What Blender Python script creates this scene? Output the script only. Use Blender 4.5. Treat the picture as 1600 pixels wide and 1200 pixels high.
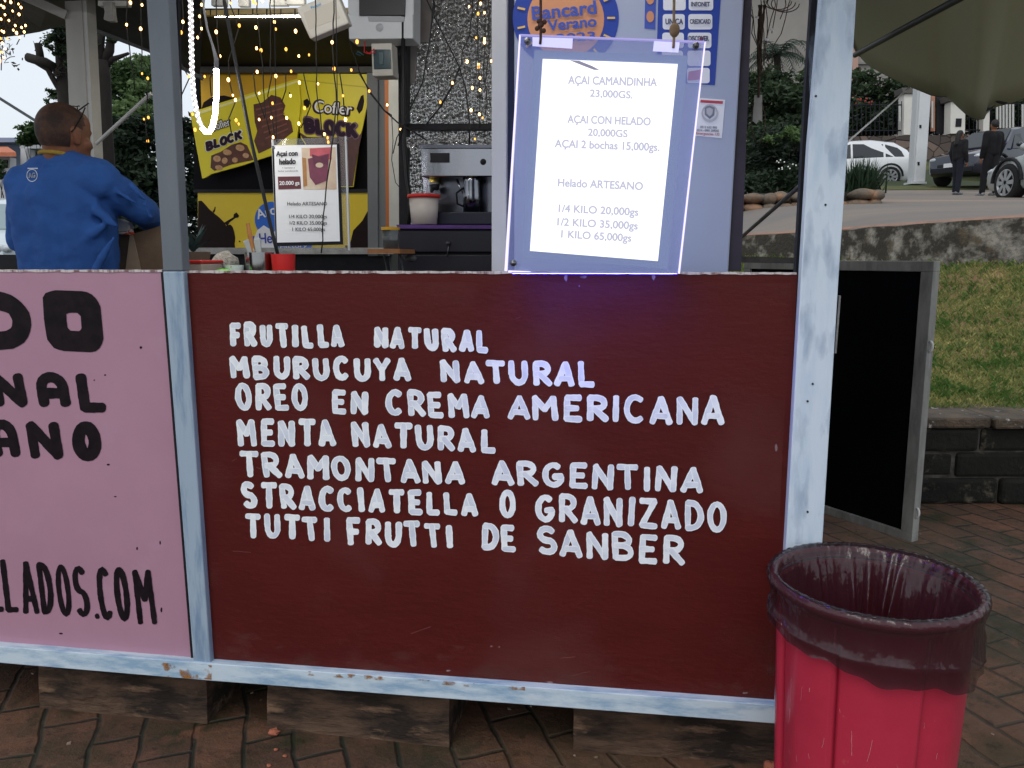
import bpy, bmesh, math, random
from mathutils import Vector as V, Matrix, Euler
from mathutils.bvhtree import BVHTree
for o in list(bpy.data.objects): bpy.data.objects.remove(o)
S = bpy.context.scene
COL = S.collection
R = math.radians
rnd = random.Random(7)

# ------------------------------------------------------------ camera, world, sun, exposure
F = 1250.0                                   # focal length in photo pixels (1600 wide)
CX, CY, CZ = 0.346, -1.793, 1.237
YAW, PITCH, ROLL = R(8.25), R(9.08), R(-0.13)
_cy, _sy = math.cos(YAW), math.sin(YAW)
F0, R0 = V((-_sy, _cy, 0)), V((_cy, _sy, 0))
_f = F0*math.cos(PITCH) - V((0, 0, 1))*math.sin(PITCH)
_u = V((0, 0, 1))*math.cos(PITCH) + F0*math.sin(PITCH)
_r = R0*math.cos(ROLL) + _u*math.sin(ROLL)
_u2 = _u*math.cos(ROLL) - R0*math.sin(ROLL)
CAM = V((CX, CY, CZ))
cd = bpy.data.cameras.new('camera'); cam = bpy.data.objects.new('camera', cd); COL.objects.link(cam)
cd.sensor_width = 36; cd.lens = F/1600*36; cd.clip_start = .02; cd.clip_end = 2000
m = Matrix((( _r.x, _u2.x, -_f.x, CAM.x), (_r.y, _u2.y, -_f.y, CAM.y), (_r.z, _u2.z, -_f.z, CAM.z), (0, 0, 0, 1)))
cam.matrix_world = m
S.camera = cam

SUN_EL, SUN_AZ = R(52), R(200)
w = bpy.data.worlds.new('World'); S.world = w; w.use_nodes = True
nt = w.node_tree; nt.nodes.clear()
sky = nt.nodes.new('ShaderNodeTexSky'); sky.sky_type = 'NISHITA'; sky.sun_disc = False
sky.sun_elevation = SUN_EL; sky.sun_rotation = SUN_AZ; sky.air_density = 1; sky.dust_density = 4; sky.ozone_density = 1
hs = nt.nodes.new('ShaderNodeHueSaturation'); hs.inputs['Saturation'].default_value = .42
mixw = nt.nodes.new('ShaderNodeMix'); mixw.data_type = 'RGBA'; mixw.inputs[0].default_value = .55
mixw.inputs[7].default_value = (8.6, 9.3, 10.0, 1)      # the cloud deck
bg = nt.nodes.new('ShaderNodeBackground'); bg.inputs[1].default_value = .135
ow = nt.nodes.new('ShaderNodeOutputWorld')
nt.links.new(sky.outputs[0], hs.inputs['Color']); nt.links.new(hs.outputs[0], mixw.inputs[6])
nt.links.new(mixw.outputs[2], bg.inputs[0]); nt.links.new(bg.outputs[0], ow.inputs[0])
sl = bpy.data.lights.new('sun', 'SUN'); sl.energy = .6; sl.angle = R(25); sl.color = (1, .97, .92)
so = bpy.data.objects.new('sun', sl); COL.objects.link(so)
so.rotation_euler = (math.pi/2 - SUN_EL, 0, math.pi - SUN_AZ)
S.view_settings.view_transform = 'Standard'; S.view_settings.look = 'None'
S.view_settings.exposure = 0.0; S.view_settings.gamma = 1.0; S.view_settings.use_curve_mapping = False
S.cycles.use_denoising = True
S.cycles.max_bounces = 8; S.cycles.transparent_max_bounces = 24
S.cycles.sample_clamp_indirect = 3.0

# ------------------------------------------------------------ pixel -> place helpers (photo pixels)
def ray(px, py):
    return (_f + _r*((px-800)/F) - _u2*((py-600)/F)).normalized()
def onY(px, py, Y):
    d = ray(px, py); return CAM + d*((Y-CAM.y)/d.y)
def onZ(px, py, Z):
    d = ray(px, py); return CAM + d*((Z-CAM.z)/d.z)
def at(px, py, dist):
    d = ray(px, py); return CAM + d*(dist/d.dot(F0))
def H(r, f, z):
    p = CAM + R0*r + F0*f; return V((p.x, p.y, z))
def Yp(Y): return lambda p: onY(p[0], p[1], Y)
def Dp(d): return lambda p: at(p[0], p[1], d)

# ------------------------------------------------------------ materials
def lin(c):
    return tuple((x/255/12.92 if x/255 <= .04045 else ((x/255+.055)/1.055)**2.4) for x in c)
MATS = {}
def mat(name, c1, c2=None, scale=8, detail=5, rough=.6, metal=0, bump=0, bscale=None, lo=.35, hi=.65,
        stretch=(1, 1, 1), spec=.3, emit=None, estr=0, alpha=1, trans=0, c3=None, s3=2.5, lo3=.55, hi3=.7, coat=0, sss=0):
    if name in MATS: return MATS[name]
    M = bpy.data.materials.new(name); M.use_nodes = True; n = M.node_tree.nodes; l = M.node_tree.links
    b = n['Principled BSDF']
    b.inputs['Base Color'].default_value = (*c1, 1); b.inputs['Roughness'].default_value = rough
    b.inputs['Metallic'].default_value = metal; b.inputs['Specular IOR Level'].default_value = spec
    b.inputs['Alpha'].default_value = alpha; b.inputs['Transmission Weight'].default_value = trans
    b.inputs['Coat Weight'].default_value = coat
    if emit: b.inputs['Emission Color'].default_value = (*emit, 1); b.inputs['Emission Strength'].default_value = estr
    tc = n.new('ShaderNodeTexCoord'); mp = n.new('ShaderNodeMapping'); mp.inputs['Scale'].default_value = stretch
    l.new(tc.outputs['Object'], mp.inputs[0])
    def noise(s, d=detail):
        t = n.new('ShaderNodeTexNoise'); t.inputs['Scale'].default_value = s; t.inputs['Detail'].default_value = d
        t.inputs['Roughness'].default_value = .65; l.new(mp.outputs[0], t.inputs['Vector']); return t
    def ramp(t, a, z):
        r = n.new('ShaderNodeMapRange'); r.inputs[1].default_value = a; r.inputs[2].default_value = z
        l.new(t.outputs[0], r.inputs[0]); return r
    if c2:
        r = ramp(noise(scale), lo, hi); mx = n.new('ShaderNodeMix'); mx.data_type = 'RGBA'
        mx.inputs[6].default_value = (*c1, 1); mx.inputs[7].default_value = (*c2, 1)
        l.new(r.outputs[0], mx.inputs[0]); out = mx.outputs[2]
        if c3:
            r3 = ramp(noise(s3), lo3, hi3); m3 = n.new('ShaderNodeMix'); m3.data_type = 'RGBA'
            m3.inputs[7].default_value = (*c3, 1); l.new(out, m3.inputs[6]); l.new(r3.outputs[0], m3.inputs[0]); out = m3.outputs[2]
        l.new(out, b.inputs['Base Color'])
    if bump:
        t = noise(bscale or scale*3); bp = n.new('ShaderNodeBump'); bp.inputs['Strength'].default_value = bump
        bp.inputs['Distance'].default_value = .02; l.new(t.outputs[0], bp.inputs['Height']); l.new(bp.outputs[0], b.inputs['Normal'])
    MATS[name] = M; return M
def emis(name, c, s):
    if name in MATS: return MATS[name]
    M = bpy.data.materials.new(name); M.use_nodes = True; n = M.node_tree.nodes
    b = n['Principled BSDF']; b.inputs['Base Color'].default_value = (.03, .03, .035, 1)
    b.inputs['Emission Color'].default_value = (*c, 1); b.inputs['Emission Strength'].default_value = s
    MATS[name] = M; return M
def film(name, c, clear, rough=.15, spec=.5, emit=None, estr=0, bump=0, bscale=30):
    """a clear or tinted sheet: part see-through, part surface"""
    if name in MATS: return MATS[name]
    M = bpy.data.materials.new(name); M.use_nodes = True; n = M.node_tree.nodes; l = M.node_tree.links
    b = n['Principled BSDF']; b.inputs['Base Color'].default_value = (*c, 1); b.inputs['Roughness'].default_value = rough
    b.inputs['Specular IOR Level'].default_value = spec
    if emit: b.inputs['Emission Color'].default_value = (*emit, 1); b.inputs['Emission Strength'].default_value = estr
    t = n.new('ShaderNodeBsdfTransparent'); mx = n.new('ShaderNodeMixShader'); mx.inputs[0].default_value = clear
    l.new(b.outputs[0], mx.inputs[1]); l.new(t.outputs[0], mx.inputs[2]); l.new(mx.outputs[0], n['Material Output'].inputs[0])
    if bump:
        tc = n.new('ShaderNodeTexCoord'); mp = n.new('ShaderNodeMapping'); mp.inputs['Scale'].default_value = (1, 1, .35)
        l.new(tc.outputs['Object'], mp.inputs[0])
        z = n.new('ShaderNodeTexNoise'); z.inputs['Scale'].default_value = bscale; z.inputs['Detail'].default_value = 4; l.new(mp.outputs[0], z.inputs[0])
        bp = n.new('ShaderNodeBump'); bp.inputs['Strength'].default_value = bump; bp.inputs['Distance'].default_value = .02
        l.new(z.outputs[0], bp.inputs['Height']); l.new(bp.outputs[0], b.inputs['Normal'])
    MATS[name] = M; return M
def leafmat(name, dark, light, rough=.55, trans=.25):
    if name in MATS: return MATS[name]
    M = bpy.data.materials.new(name); M.use_nodes = True; n = M.node_tree.nodes; l = M.node_tree.links
    b = n['Principled BSDF']; b.inputs['Roughness'].default_value = rough; b.inputs['Specular IOR Level'].default_value = .25
    a = n.new('ShaderNodeAttribute'); a.attribute_name = 'tone'
    mx = n.new('ShaderNodeMix'); mx.data_type = 'RGBA'; mx.inputs[6].default_value = (*dark, 1); mx.inputs[7].default_value = (*light, 1)
    l.new(a.outputs['Fac'], mx.inputs[0]); l.new(mx.outputs[2], b.inputs['Base Color'])
    t = n.new('ShaderNodeBsdfTranslucent'); l.new(mx.outputs[2], t.inputs[0])
    ms = n.new('ShaderNodeMixShader'); ms.inputs[0].default_value = trans
    l.new(b.outputs[0], ms.inputs[1]); l.new(t.outputs[0], ms.inputs[2]); l.new(ms.outputs[0], n['Material Output'].inputs[0])
    MATS[name] = M; return M

# ------------------------------------------------------------ mesh + object helpers
def worldpos(o):
    p = V((0, 0, 0))
    while o: p += o.location; o = o.parent
    return p
class MB:
    def __init__(s): s.v = []; s.f = []; s.t = []
    def add(s, vs, fs, tone=0.0):
        k = len(s.v); s.v += [V(p) for p in vs]
        for f in fs: s.f.append([i+k for i in f]); s.t.append(tone)
    def box(s, p0, p1):
        (a, b, c), (d, e, f) = p0, p1
        s.add([(a, b, c), (d, b, c), (d, e, c), (a, e, c), (a, b, f), (d, b, f), (d, e, f), (a, e, f)],
              [(0, 3, 2, 1), (4, 5, 6, 7), (0, 1, 5, 4), (1, 2, 6, 5), (2, 3, 7, 6), (3, 0, 4, 7)])
        return s
    def obox(s, c, sz, rot=(0, 0, 0)):
        M = Euler(rot).to_matrix(); c = V(c); x, y, z = [q/2 for q in sz]
        vs = [c + M @ V(p) for p in ((-x, -y, -z), (x, -y, -z), (x, y, -z), (-x, y, -z), (-x, -y, z), (x, -y, z), (x, y, z), (-x, y, z))]
        s.add(vs, [(0, 3, 2, 1), (4, 5, 6, 7), (0, 1, 5, 4), (1, 2, 6, 5), (2, 3, 7, 6), (3, 0, 4, 7)]); return s
    def prism(s, pts, ext):
        pts = [V(p) for p in pts]; n = len(pts); ext = V(ext)
        s.add(pts + [p+ext for p in pts], [list(range(n)), list(range(2*n-1, n-1, -1))] + [(i, i+n, (i+1) % n+n, (i+1) % n) for i in range(n)])
        return s
    def tube(s, path, r, n=8, cap=True):
        path = [V(p) for p in path]; k = len(path); rs = r if isinstance(r, (list, tuple)) else [r]*k
        vs = []; prev = None
        for i, p in enumerate(path):
            d = (path[min(i+1, k-1)]-path[max(i-1, 0)]); d = d.normalized() if d.length > 1e-9 else V((0, 0, 1))
            if prev is None: a = d.orthogonal().normalized()
            else:
                a = prev - d*prev.dot(d); a = a.normalized() if a.length > 1e-6 else d.orthogonal().normalized()
            prev = a; b = d.cross(a)
            vs += [p + (a*math.cos(2*math.pi*j/n)+b*math.sin(2*math.pi*j/n))*rs[i] for j in range(n)]
        fs = [(i*n+j, i*n+(j+1) % n, (i+1)*n+(j+1) % n, (i+1)*n+j) for i in range(k-1) for j in range(n)]
        if cap: fs += [list(range(n-1, -1, -1)), list(range((k-1)*n, k*n))]
        s.add(vs, fs); return s
    def lathe(s, prof, c, n=32, axis='z', cap=False):
        c = V(c); vs = []
        for (r, z) in prof:
            for j in range(n):
                a = 2*math.pi*j/n; x, y = r*math.cos(a), r*math.sin(a)
                vs.append(c + (V((x, y, z)) if axis == 'z' else V((x, -z, y)) if axis == 'y' else V((z, x, y))))
        k = len(prof)
        fs = [(i*n+j, i*n+(j+1) % n, (i+1)*n+(j+1) % n, (i+1)*n+j) for i in range(k-1) for j in range(n)]
        if cap: fs += [list(range(n-1, -1, -1)), list(range((k-1)*n, k*n))]
        s.add(vs, fs); return s
    def ball(s, c, r, n=10, m=6, M=None):
        c = V(c); r = V((r, r, r)) if not isinstance(r, (tuple, list, V)) else V(r); vs = []; fs = []
        for i in range(m+1):
            t = math.pi*i/m
            for j in range(n):
                a = 2*math.pi*j/n
                q = V((r.x*math.sin(t)*math.cos(a), r.y*math.sin(t)*math.sin(a), r.z*math.cos(t)))
                vs.append(c + (M @ q if M else q))
        for i in range(m):
            for j in range(n): fs.append((i*n+j, (i+1)*n+j, (i+1)*n+(j+1) % n, i*n+(j+1) % n))
        s.add(vs, fs); return s
    def cone(s, a, b, ra, rb, n=12):
        """round-ended tapered limb"""
        a, b = V(a), V(b); d = (b-a); L = d.length; d = d.normalized() if L > 1e-6 else V((0, 0, 1)); path = []; rs = []
        for t in (0, .3, .6, .85, 1): path.append(a - d*ra*math.cos(t*math.pi/2)); rs.append(max(ra*math.sin(t*math.pi/2), .0005))
        for t in (1, .85, .6, .3, 0): path.append(b + d*rb*math.cos(t*math.pi/2)); rs.append(max(rb*math.sin(t*math.pi/2), .0005))
        return s.tube(path, rs, n)
    def build(s, name, m=None, parent=None, smooth=False, bevel=0, tones=False, clean=True):
        me = bpy.data.meshes.new(name)
        o = bpy.data.objects.new(name, me)
        if parent: o.parent = parent; base = worldpos(parent)
        else:
            lo = V([min(p[i] for p in s.v) for i in range(3)]); hi = V([max(p[i] for p in s.v) for i in range(3)])
            base = V(((lo.x+hi.x)/2, (lo.y+hi.y)/2, lo.z)); o.location = base
        me.from_pydata([p-base for p in s.v], [], s.f)
        if tones:
            at_ = me.attributes.new('tone', 'FLOAT', 'FACE')
            for i, t in enumerate(s.t): at_.data[i].value = t
        if clean:
            bm = bmesh.new(); bm.from_mesh(me); bmesh.ops.remove_doubles(bm, verts=bm.verts, dist=1e-6)
            bmesh.ops.recalc_face_normals(bm, faces=bm.faces); bm.to_mesh(me); bm.free()
        if m: me.materials.append(m)
        if smooth:
            for p in me.polygons: p.use_smooth = True
        if bevel:
            b = o.modifiers.new('bevel', 'BEVEL'); b.width = bevel; b.segments = 2; b.limit_method = 'ANGLE'
        COL.objects.link(o); return o
def tag(o, label=None, cat=None, group=None, kind=None):
    if label: o['label'] = label
    if cat: o['category'] = cat
    if group: o['group'] = group
    if kind: o['kind'] = kind
    return o
def thing(name, label, cat, loc, group=None):
    o = bpy.data.objects.new(name, None); o.location = loc; o.empty_display_size = .1; COL.objects.link(o)
    return tag(o, label, cat, group)
def slab(name, poly, Y, thick, m, parent=None, bevel=0):
    return MB().prism([onY(p[0], p[1], Y) for p in poly], (0, thick, 0)).build(name, m, parent, bevel=bevel)
def slabD(name, poly, d, thick, m, parent=None, bevel=0):
    return MB().prism([at(p[0], p[1], d) for p in poly], F0*thick).build(name, m, parent, bevel=bevel)
def copy_tree(o, parent=None):
    c = o.copy(); COL.objects.link(c); c.parent = parent
    for ch in list(o.children): copy_tree(ch, c)
    return c
def ell(cx, cy, rx, ry, n=28, rot=0):
    c, s_ = math.cos(rot), math.sin(rot)
    return [(cx+rx*math.cos(a)*c-ry*math.sin(a)*s_, cy+rx*math.cos(a)*s_+ry*math.sin(a)*c) for a in [2*math.pi*i/n for i in range(n)]]
def rrect(x0, y0, x1, y1, r):
    o = []
    for cx, cy, a0 in ((x1-r, y0+r, -90), (x1-r, y1-r, 0), (x0+r, y1-r, 90), (x0+r, y0+r, 180)):
        for k in range(4): a = R(a0+30*k); o.append((cx+r*math.cos(a), cy+r*math.sin(a)))
    return o
# printed text: a flat mesh from the built-in font, laid between two baseline points
_TC = {}
def textmesh(s, bold):
    if (s, bold) in _TC: return _TC[s, bold]
    cu = bpy.data.curves.new('t', 'FONT'); cu.body = s; cu.size = 1; cu.offset = bold; cu.fill_mode = 'FRONT'
    ob = bpy.data.objects.new('t', cu); COL.objects.link(ob)
    dg = bpy.context.evaluated_depsgraph_get(); e = ob.evaluated_get(dg); me = e.to_mesh()
    vs = [V(v.co) for v in me.vertices]; fs = [list(p.vertices) for p in me.polygons]
    e.to_mesh_clear(); bpy.data.objects.remove(ob); bpy.data.curves.remove(cu)
    _TC[s, bold] = (vs, fs); return vs, fs
def text_into(mb, s, A, B, h, P, bold=.01, off=V((0, -.0012, 0))):
    vs, fs = textmesh(s, 0)
    if not vs: return mb
    x0 = min(v.x for v in vs); x1 = max(v.x for v in vs)
    a, b = P(A), P(B); nx, ny = -(B[1]-A[1]), (B[0]-A[0]); L = math.hypot(nx, ny)
    up = (P((A[0]-nx/L*-h*0 + (B[1]-A[1])/L*h, A[1]-(B[0]-A[0])/L*h)) - a)
    cap = .73; right = (b-a).normalized()*up.length
    offs = [(0, 0)] if bold < .004 else [(bold*math.cos(q*math.pi/4), bold*math.sin(q*math.pi/4)) for q in range(8 if bold > .025 else 4)]
    for k, (ox, oy) in enumerate(offs):
        mb.add([a + (b-a)*((v.x-x0)/(x1-x0)) + up*((v.y+oy)/cap) + right*(ox/cap) + off*(1+.04*k) for v in vs], fs)
    return mb
def ptext(name, s, A, B, h, Y, m, parent, bold=.01):
    return text_into(MB(), s, A, B, h, Yp(Y), bold).build(name, m, parent, clean=False)

# ------------------------------------------------------------ brush lettering (strokes on a unit box, y up)
def arc(cx, cy, rx, ry, a0, a1, n=9):
    return [(cx+rx*math.cos(R(a0+(a1-a0)*i/n)), cy+ry*math.sin(R(a0+(a1-a0)*i/n))) for i in range(n+1)]
GL = {
 'A': [[(.02, 0), (.5, 1)], [(.5, 1), (.98, 0)], [(.25, .27), (.75, .27)]],
 'a': [[(.05, 0), (.05, .6)] + arc(.5, .6, .45, .4, 180, 0) + [(.95, 0)], [(.05, .38), (.95, .38)]],
 'B': [[(.08, 0), (.08, 1)], [(.08, 1)] + arc(.45, .76, .42, .24, 90, -90) + [(.1, .52)], [(.1, .52)] + arc(.45, .26, .5, .26, 90, -90) + [(.08, 0)]],
 'C': [arc(.52, .5, .48, .5, 52, 308, 14)],
 'D': [[(.08, 0), (.08, 1)], [(.08, 1)] + arc(.3, .5, .65, .5, 90, -90, 12) + [(.08, 0)]],
 'E': [[(.1, 0), (.1, 1)], [(.1, 1), (.88, 1)], [(.1, .5), (.75, .5)], [(.1, 0), (.95, 0)]],
 'F': [[(.12, 0), (.1, 1)], [(.1, 1), (.95, 1)], [(.12, .5), (.75, .5)]],
 'G': [arc(.5, .5, .48, .5, 55, 330, 14) + [(.95, .42)], [(.95, .45), (.55, .42)]],
 'I': [[(.5, 0), (.5, 1)]],
 'K': [[(.1, 0), (.1, 1)], [(.9, 1), (.14, .45)], [(.35, .6), (.98, 0)]],
 'L': [[(.1, 1), (.12, 0)], [(.12, 0), (.95, .0)]],
 'M': [[(.03, 0), (.05, 1)], [(.05, 1), (.5, .45)], [(.5, .45), (.93, 1)], [(.93, 1), (.98, 0)]],
 'N': [[(.06, 0), (.06, 1)], [(.06, 1), (.93, 0)], [(.93, 0), (.93, 1)]],
 'O': [arc(.5, .5, .46, .5, 90, 450, 22)],
 'R': [[(.1, 0), (.08, 1)], [(.08, 1)] + arc(.45, .74, .42, .26, 90, -90) + [(.12, .47)], [(.35, .47), (.98, 0)]],
 'S': [arc(.5, .75, .42, .25, 40, 270, 10) + arc(.5, .25, .45, .25, 90, -140, 10)],
 'T': [[(0, 1), (1, 1)], [(.5, 1), (.52, 0)]],
 'U': [[(.06, 1), (.06, .42)] + arc(.5, .42, .44, .42, 180, 360, 10) + [(.94, 1)]],
 'Y': [[(.03, 1), (.5, .5)], [(.97, 1), (.5, .5)], [(.5, .55), (.5, 0)]],
 'Z': [[(.05, 1), (.92, 1)], [(.92, 1), (.08, .02)], [(.08, .02), (.98, 0)]],
 '.': [[(.4, .02), (.6, .03)]],
}
LW = {'I': .3, '.': .3, 'M': 1.15, 'L': .85, 'E': .88, 'F': .88, 'S': .9}
def ribbon(mb, pts, hw, layer, P, jit=.06):
    """one brush stroke: flat ribbon with round ends, three tones across (edges carry more paint)"""
    q = []
    for a, b in zip(pts, pts[1:]):
        k = max(1, int(math.hypot(b[0]-a[0], b[1]-a[1])/4))
        q += [(a[0]+(b[0]-a[0])*i/k, a[1]+(b[1]-a[1])*i/k) for i in range(k)]
    q.append(pts[-1]); n = len(q)
    ph = rnd.random()*9; rows = []; cen = rnd.uniform(.2, .8)
    dirs = []
    for i in range(n):
        a, b = q[max(i-1, 0)], q[min(i+1, n-1)]; L = math.hypot(b[0]-a[0], b[1]-a[1]) or 1
        dirs.append(((b[0]-a[0])/L, (b[1]-a[1])/L))
    seq = []
    for t in (.95, .75, .45): seq.append((q[0], dirs[0], -t*hw*.75, math.sqrt(1-t*t)))
    for i in range(n): seq.append((q[i], dirs[i], 0, 1))
    for t in (.45, .75, .95): seq.append((q[-1], dirs[-1], t*hw*.75, math.sqrt(1-t*t)))
    for i, (p, d, e, k) in enumerate(seq):
        wv = hw*k*(1+jit*math.sin(i*.9+ph)+jit*.7*math.sin(i*2.3+ph*2))
        c = (p[0]+d[0]*e, p[1]+d[1]*e); nx, ny = -d[1], d[0]
        rows.append([P((c[0]+nx*wv*t, c[1]+ny*wv*t)) + V((0, -.0010-layer*.00018-i*.000004, 0)) for t in (-1, -.72, .72, 1)])
    base = len(mb.v)
    for r_ in rows: mb.v += r_
    for i in range(len(rows)-1):
        for j in range(3):
            a = base+i*4+j; mb.f.append([a, a+1, a+5, a+4]); mb.t.append((1.0, cen+.2*math.sin(i*.5+ph), .95)[j])
def word(mb, s, x0, b0, x1, b1, h0, h1, hw, P, jit=.06, sp=None, wob=1.2, slant=None):
    ws = [LW.get(c.upper(), 1.0) for c in s]; n_ = len(s); lay = 0; span = (x1-x0) - 2*hw
    if sp is None: gap = 2*hw+2.6; sp = gap*sum(ws)/max(1, span-gap*(n_-1))
    tot = sum(ws)+sp*(n_-1); u = 0
    for c, wd in zip(s, ws):
        g = GL[c]; xa = x0+hw+span*u/tot; xw = span*wd/tot; t = u/tot
        base = b0+(b1-b0)*t; hh = h0+(h1-h0)*t
        jx, jy, jh = rnd.uniform(-wob, wob), rnd.uniform(-wob, wob), rnd.uniform(-wob, wob)*1.3; sh = rnd.uniform(-.05, .05)
        sl_ = (b1-b0)/(x1-x0)
        for st in g:
            pts = []
            for (gx, gy) in st:
                xx = xa+jx+gx*xw + sh*gy*hh*(slant is None) - gy*hh*(slant if slant is not None else .068-.117*(xa-290)/950) + rnd.uniform(-.5, .5)*wob*.5
                yy = base+jy-hw - gy*(hh+jh-2*hw) + sl_*gx*xw + rnd.uniform(-.5, .5)*wob*.5
                pts.append((xx, yy))
            ribbon(mb, pts, hw*rnd.uniform(.93, 1.07), lay, P, jit); lay += 1
        u += wd+sp
    return mb

# ------------------------------------------------------------ paints of the stall
def paintmat(name, base, wear, streak=(1, 1, 1), scale=14, rough=.45, lo=.45, hi=.62, c3=None, bump=.08, lo3=.6, hi3=.75, spec=.3):
    return mat(name, base, wear, scale=scale, detail=8, rough=rough, lo=lo, hi=hi, stretch=streak, bump=bump, bscale=60, c3=c3, s3=5, lo3=lo3, hi3=hi3, spec=spec)
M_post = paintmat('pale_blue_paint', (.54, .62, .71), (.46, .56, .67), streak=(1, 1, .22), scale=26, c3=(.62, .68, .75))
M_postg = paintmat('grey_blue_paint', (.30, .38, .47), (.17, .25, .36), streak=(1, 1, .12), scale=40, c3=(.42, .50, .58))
M_rail = paintmat('rail_paint', (.50, .60, .68), (.25, .38, .52), streak=(.25, 1, 1), scale=28, c3=(.58, .64, .68))
M_pink = paintmat('pink_paint', (.40, .222, .30), (.355, .196, .268), scale=3.5, rough=.38, c3=(.385, .23, .305), lo=.3, hi=.7, bump=.03)
M_brown = paintmat('brown_paint', (.086, .0120, .0100), (.066, .0092, .0080), streak=(.35, 1, 1), scale=5, rough=.42, lo=.3, hi=.7, bump=.10, spec=.12, c3=(.096, .0142, .012))
M_edge = mat('chipped_edge', (.55, .5, .5), (.2, .12, .12), scale=60, rough=.7, stretch=(1, 1, .2), lo=.45, hi=.6)
M_rust = mat('rust', (.22, .07, .02), (.32, .16, .06), scale=60, rough=.9)
M_black = mat('black_steel', (.006, .0065, .009), (.012, .012, .016), scale=20, rough=.5, spec=.2)
M_dark = mat('dark_wood', (.03, .026, .024), (.015, .013, .012), scale=10, rough=.8)
M_letterb = mat('black_lettering', (.006, .004, .006), (.014, .009, .011), scale=30, rough=.5, spec=.1)
M_foil = None
def brushmat():
    M = bpy.data.materials.new('white_brush_paint'); M.use_nodes = True; n = M.node_tree.nodes; l = M.node_tree.links
    b = n['Principled BSDF']; b.inputs['Roughness'].default_value = .5
    a = n.new('ShaderNodeAttribute'); a.attribute_name = 'tone'
    tc = n.new('ShaderNodeTexCoord'); z = n.new('ShaderNodeTexNoise'); z.inputs['Scale'].default_value = 55; z.inputs['Detail'].default_value = 6
    l.new(tc.outputs['Object'], z.inputs['Vector'])
    ma = n.new('ShaderNodeMath'); ma.operation = 'MULTIPLY_ADD'; ma.inputs[1].default_value = 1.1; ma.inputs[2].default_value = -.55
    l.new(z.outputs[0], ma.inputs[0]); ad = n.new('ShaderNodeMath'); ad.operation = 'ADD'; ad.use_clamp = True
    l.new(ma.outputs[0], ad.inputs[0]); l.new(a.outputs['Fac'], ad.inputs[1])
    mx = n.new('ShaderNodeMix'); mx.data_type = 'RGBA'; mx.inputs[6].default_value = (.55, .60, .71, 1); mx.inputs[7].default_value = (.82, .86, .89, 1)
    l.new(ad.outputs[0], mx.inputs[0]); l.new(mx.outputs[2], b.inputs['Base Color']); return M
M_brush = brushmat()

# ------------------------------------------------------------ ground
def pavermat():
    M = bpy.data.materials.new('old_brick_pavers'); M.use_nodes = True; n = M.node_tree.nodes; l = M.node_tree.links
    b = n['Principled BSDF']; tc = n.new('ShaderNodeTexCoord')
    mp = n.new('ShaderNodeMapping'); mp.inputs['Rotation'].default_value = (0, 0, R(62)); l.new(tc.outputs['Object'], mp.inputs[0])
    wn = n.new('ShaderNodeTexNoise'); wn.inputs['Scale'].default_value = 2.4; wn.inputs['Detail'].default_value = 4; l.new(tc.outputs['Object'], wn.inputs[0])
    va = n.new('ShaderNodeVectorMath'); va.operation = 'MULTIPLY_ADD'; va.inputs[1].default_value = (.085, .085, 0)
    l.new(wn.outputs['Color'], va.inputs[0]); l.new(mp.outputs[0], va.inputs[2])
    br = n.new('ShaderNodeTexBrick'); br.inputs['Scale'].default_value = 1; br.inputs['Brick Width'].default_value = .25; br.inputs['Row Height'].default_value = .125
    br.inputs['Mortar Size'].default_value = .009; br.inputs['Mortar Smooth'].default_value = .8; br.inputs['Bias'].default_value = -.1
    br.inputs['Color1'].default_value = (.125, .060, .036, 1); br.inputs['Color2'].default_value = (.074, .041, .027, 1); br.inputs['Mortar'].default_value = (.022, .020, .015, 1)
    l.new(va.outputs[0], br.inputs['Vector'])
    def nz(s, d=6):
        t = n.new('ShaderNodeTexNoise'); t.inputs['Scale'].default_value = s; t.inputs['Detail'].default_value = d; t.inputs['Roughness'].default_value = .7
        l.new(tc.outputs['Object'], t.inputs[0]); return t
    def mixc(a, col, t, lo, hi, top=1):
        r = n.new('ShaderNodeMapRange'); r.inputs[1].default_value = lo; r.inputs[2].default_value = hi; r.inputs[4].default_value = top; l.new(t.outputs[0], r.inputs[0])
        x = n.new('ShaderNodeMix'); x.data_type = 'RGBA'; x.inputs[7].default_value = (*col, 1); l.new(r.outputs[0], x.inputs[0]); l.new(a, x.inputs[6]); return x.outputs[2]
    c = mixc(br.outputs[0], (.018, .024, .010), nz(2.6), .44, .60, .85)      # moss and damp
    c = mixc(c, (.17, .072, .044), nz(7), .57, .70, .75)                     # bare red brick
    c = mixc(c, (.135, .075, .047), nz(.7, 3), .45, .6, .5)
    c = mixc(c, (.012, .011, .009), nz(26), .56, .72, .8)
    l.new(c, b.inputs['Base Color'])
    rr = n.new('ShaderNodeMapRange'); rr.inputs[1].default_value = .35; rr.inputs[2].default_value = .65; rr.inputs[3].default_value = .5; rr.inputs[4].default_value = .95
    t = nz(4); l.new(t.outputs[0], rr.inputs[0]); l.new(rr.outputs[0], b.inputs['Roughness'])
    b.inputs['Specular IOR Level'].default_value = .3
    ma = n.new('ShaderNodeMath'); ma.operation = 'MULTIPLY_ADD'; ma.inputs[1].default_value = -.7; l.new(br.outputs['Fac'], ma.inputs[0]); t2 = nz(22); l.new(t2.outputs[0], ma.inputs[2])
    bp = n.new('ShaderNodeBump'); bp.inputs['Strength'].default_value = .8; bp.inputs['Distance'].default_value = .012
    l.new(ma.outputs[0], bp.inputs['Height']); l.new(bp.outputs[0], b.inputs['Normal'])
    return M
M_paver = pavermat()
g = MB(); g.prism([(-7, -7, -.3), (9, -7, -.3), (9, 3.2, -.3), (-7, 2.6, -.3)], (0, 0, .3))
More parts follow.
